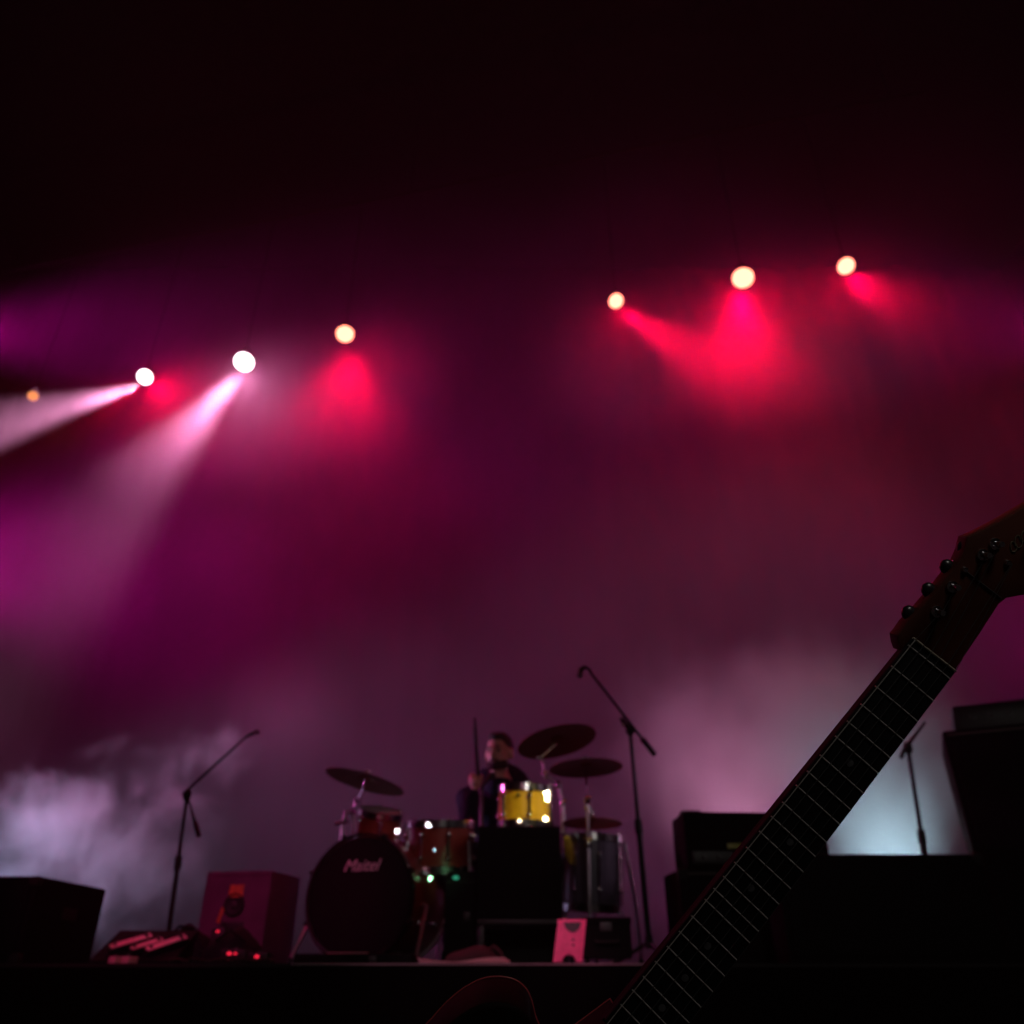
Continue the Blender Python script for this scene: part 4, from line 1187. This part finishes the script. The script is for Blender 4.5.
# frets
for i, y in enumerate(ly):
    u = (y - 645) / (1004 - 645)
    l = g2(Lx(y), y)
    Rt = V((950, 679)).lerp(V((667, 1052)), u)
    rt_ = g2(*Rt)
    fr = MB().tube([(l.x, l.y, .0002), (l.x * .5 + rt_.x * .5, l.y * .5 + rt_.y * .5, .0006), (rt_.x, rt_.y, .0002)], .00062, 8)
    fr.build('fret', 'fret', gr)
for px, py in ((850, 763), (790, 842), (751, 888), (707.5, 946), (685, 978), (662, 1008)):
    c_ = g2(px, py)
    MB().lathe((c_.x, c_.y, 0), (0, 0, 1), [(0, .0004), (.0030, .0003), (.0031, -.001)], 18).build('inlay_dot', 'inlay', gr)
a_, b_ = g2(912.5, 637.5), g2(956, 671.5)
MB().tube([(a_.x, a_.y, .0008), (b_.x, b_.y, .0008)], .0009, 8).build('nut', 'bone', gr)
# strings
for i in range(6):
    u = .025 + .93 * i / 5
    s0 = g2(*(TL.lerp(TR, u))); s1 = g2(*(BL.lerp(BR, u)))
    e_ = s1 + (s1 - s0).normalized() * .20
    rs = .00048 - .00005 * i
    MB().tube([(s0.x, s0.y, .0022), (e_.x, e_.y, .0040)], rs, 6).build('string', 'fret' if i == 0 else 'string', gr)
# headstock
hs = [(903, 651.5), (900.5, 645), (899, 636), (903, 631.5), (908.9, 622.8), (924, 607), (939.2, 589.6), (952, 573), (961.7, 560.3), (966.5, 549), (969.5, 536.9), (981, 532), (1000.7, 522), (1024, 508.5), (1052, 492), (1076, 472), (1090, 466), (1100, 478), (1102, 505), (1096, 535), (1082, 562), (1064, 582), (1044, 592), (1024, 595.5), (1008.5, 598.4), (1000.7, 605), (981, 635.5), (961.7, 663.8), (956.5, 672.5), (913, 640), (908, 645)]
hsp = [tuple(g2(*p)) for p in hs]
MB().prism(hsp, -.018, -.0025, .0012, 2).build('headstock', 'ghead', gr, 40)
def tuner(px, py, kx, ky, front):
    c_ = g2(px, py); k_ = g2(kx, ky)
    po = MB().lathe((c_.x, c_.y, -.004), (0, 0, 1), [(0, .012), (.0024, .012), (.0028, .009), (.0022, .006), (.0026, .0035), (.0048, .003), (.0052, .0015), (.0052, 0)], 18).build('tuning_post', 'chrome', gr)
    sh_ = MB().tube([(c_.x, c_.y, -.012), (c_.x + (k_.x - c_.x) * .78, c_.y + (k_.y - c_.y) * .78, -.012)], .0019, 8)
    d_ = (k_ - c_).normalized()
    j_ = k_ - d_ * .0075
    sh_.lathe((j_.x, j_.y, -.012), (d_.x, d_.y, 0), [(0, -.002), (.0036, -.002), (.0036, .001), (.002, .002)], 12)
    sh_.build('tuner_shaft', 'chrome', po)
    x3 = V((d_.x, d_.y, 0))
    rot = Matrix((x3, V((-d_.y, d_.x, 0)), V((0, 0, 1)))).transposed()
    MB().sphere((k_.x, k_.y, -.012), (.0062, .0068, .0048), rot, 16).build('tuner_button', 'gknob', po)
tuner(938, 612, 916, 615, True)
tuner(953.5, 587, 936, 591.5, True)
tuner(984, 555, 955, 568, True)
tuner(996.5, 544, 972, 549, True)
tuner(1034, 530, 1046, 482, True)
tuner(1058, 512, 1072, 462, True)
# retainer bar, truss cover and script
a_, b_ = g2(966.5, 571), g2(1002.5, 598.5)
MB().tube([(a_.x, a_.y, -.0018), (b_.x, b_.y, -.0018)], .0007, 8).build('retainer_bar', 'string', gr)
for px, py in ((966, 570), (1009, 563)):
    c_ = g2(px, py); MB().lathe((c_.x, c_.y, -.0025), (0, 0, 1), [(0, .003), (.002, .0025), (.0028, 0)], 14).build('string_tree', 'chrome', gr)
sc_ = MB()
for (x0, y0, sz) in ((1014, 546, 5), (1019, 541, 6), (1025, 536, 5), (1031, 530, 6)):
    P = [g2(x0 + sz * cos(a) * .55 + a * .3, y0 - sz * sin(a) + a * .2) for a in [i * .5 for i in range(15)]]
    sc_.tube([(p.x, p.y, -.0022) for p in P], .0005, 6)
sc_.build('script_mark', 'script', gr)
# strings over the headstock
for i, (px, py) in enumerate(((938, 612), (953.5, 587), (984, 555), (996.5, 544), (1009, 563), (1009.5, 563.5))):
    u = .025 + .93 * i / 5
    s0 = g2(*(TL.lerp(TR, u))); c_ = g2(px, py)
    MB().tube([(s0.x, s0.y, .0022), (c_.x, c_.y, .004)], .0003, 6).build('string_end', 'string', gr)
# pickups, bridge, knobs on the body (below the picture)
ang = math.atan2(nk.x, nk.y)
def onb(a, b): return bscale(g2(*gl(a, b)))
rotg = Matrix((V((pp.x, -pp.y, 0)), V((-nk.x, nk.y, 0)) * 1.0, V((0, 0, 1)))).transposed()
for a, nm in ((70, 'pickup'), (165, 'pickup')):
    c_ = onb(a, 0); MB().box((c_.x, c_.y, Zf + .006), (.070, .036, .014), rotg, bev=.003).build(nm, 'chrome_dull', gr)
c_ = onb(235, 0); MB().box((c_.x, c_.y, Zf + .008), (.075, .014, .014), rotg, bev=.003).build('bridge', 'chrome_dull', gr)
c_ = onb(285, 0); MB().tube([onb(285, 48).to_3d() + V((0, 0, Zf + .008)), onb(285, -48).to_3d() + V((0, 0, Zf + .008))], .007, 10).build('tailpiece', 'chrome_dull', gr)
for a, b in ((290, -105), (335, -135), (350, -85), (400, -115)):
    c_ = onb(a, b); MB().lathe((c_.x, c_.y, Zf), (0, 0, 1), [(0, .014), (.008, .014), (.011, .002), (.011, 0)], 20).build('control_knob', 'gknob', gr)

bpy.context.view_layer.update()
zmin = min((o.matrix_world @ v.co).z for o in gr.children if o.type == 'MESH' and o.name.startswith('body') for v in o.data.vertices)
print('GUITAR LOWEST', zmin)

# ------------------------------------------------------------- view, render
sc = bpy.context.scene
sc.view_settings.view_transform = 'Standard'
sc.view_settings.look = 'None'
sc.view_settings.exposure = 0
sc.view_settings.gamma = 1
sc.view_settings.use_curve_mapping = False
sc.cycles.volume_step_rate = 1.0
sc.cycles.volume_max_steps = 256
sc.cycles.max_bounces = 5
sc.cycles.diffuse_bounces = 2
sc.cycles.glossy_bounces = 3
sc.cycles.volume_bounces = 0
sc.cycles.use_denoising = True
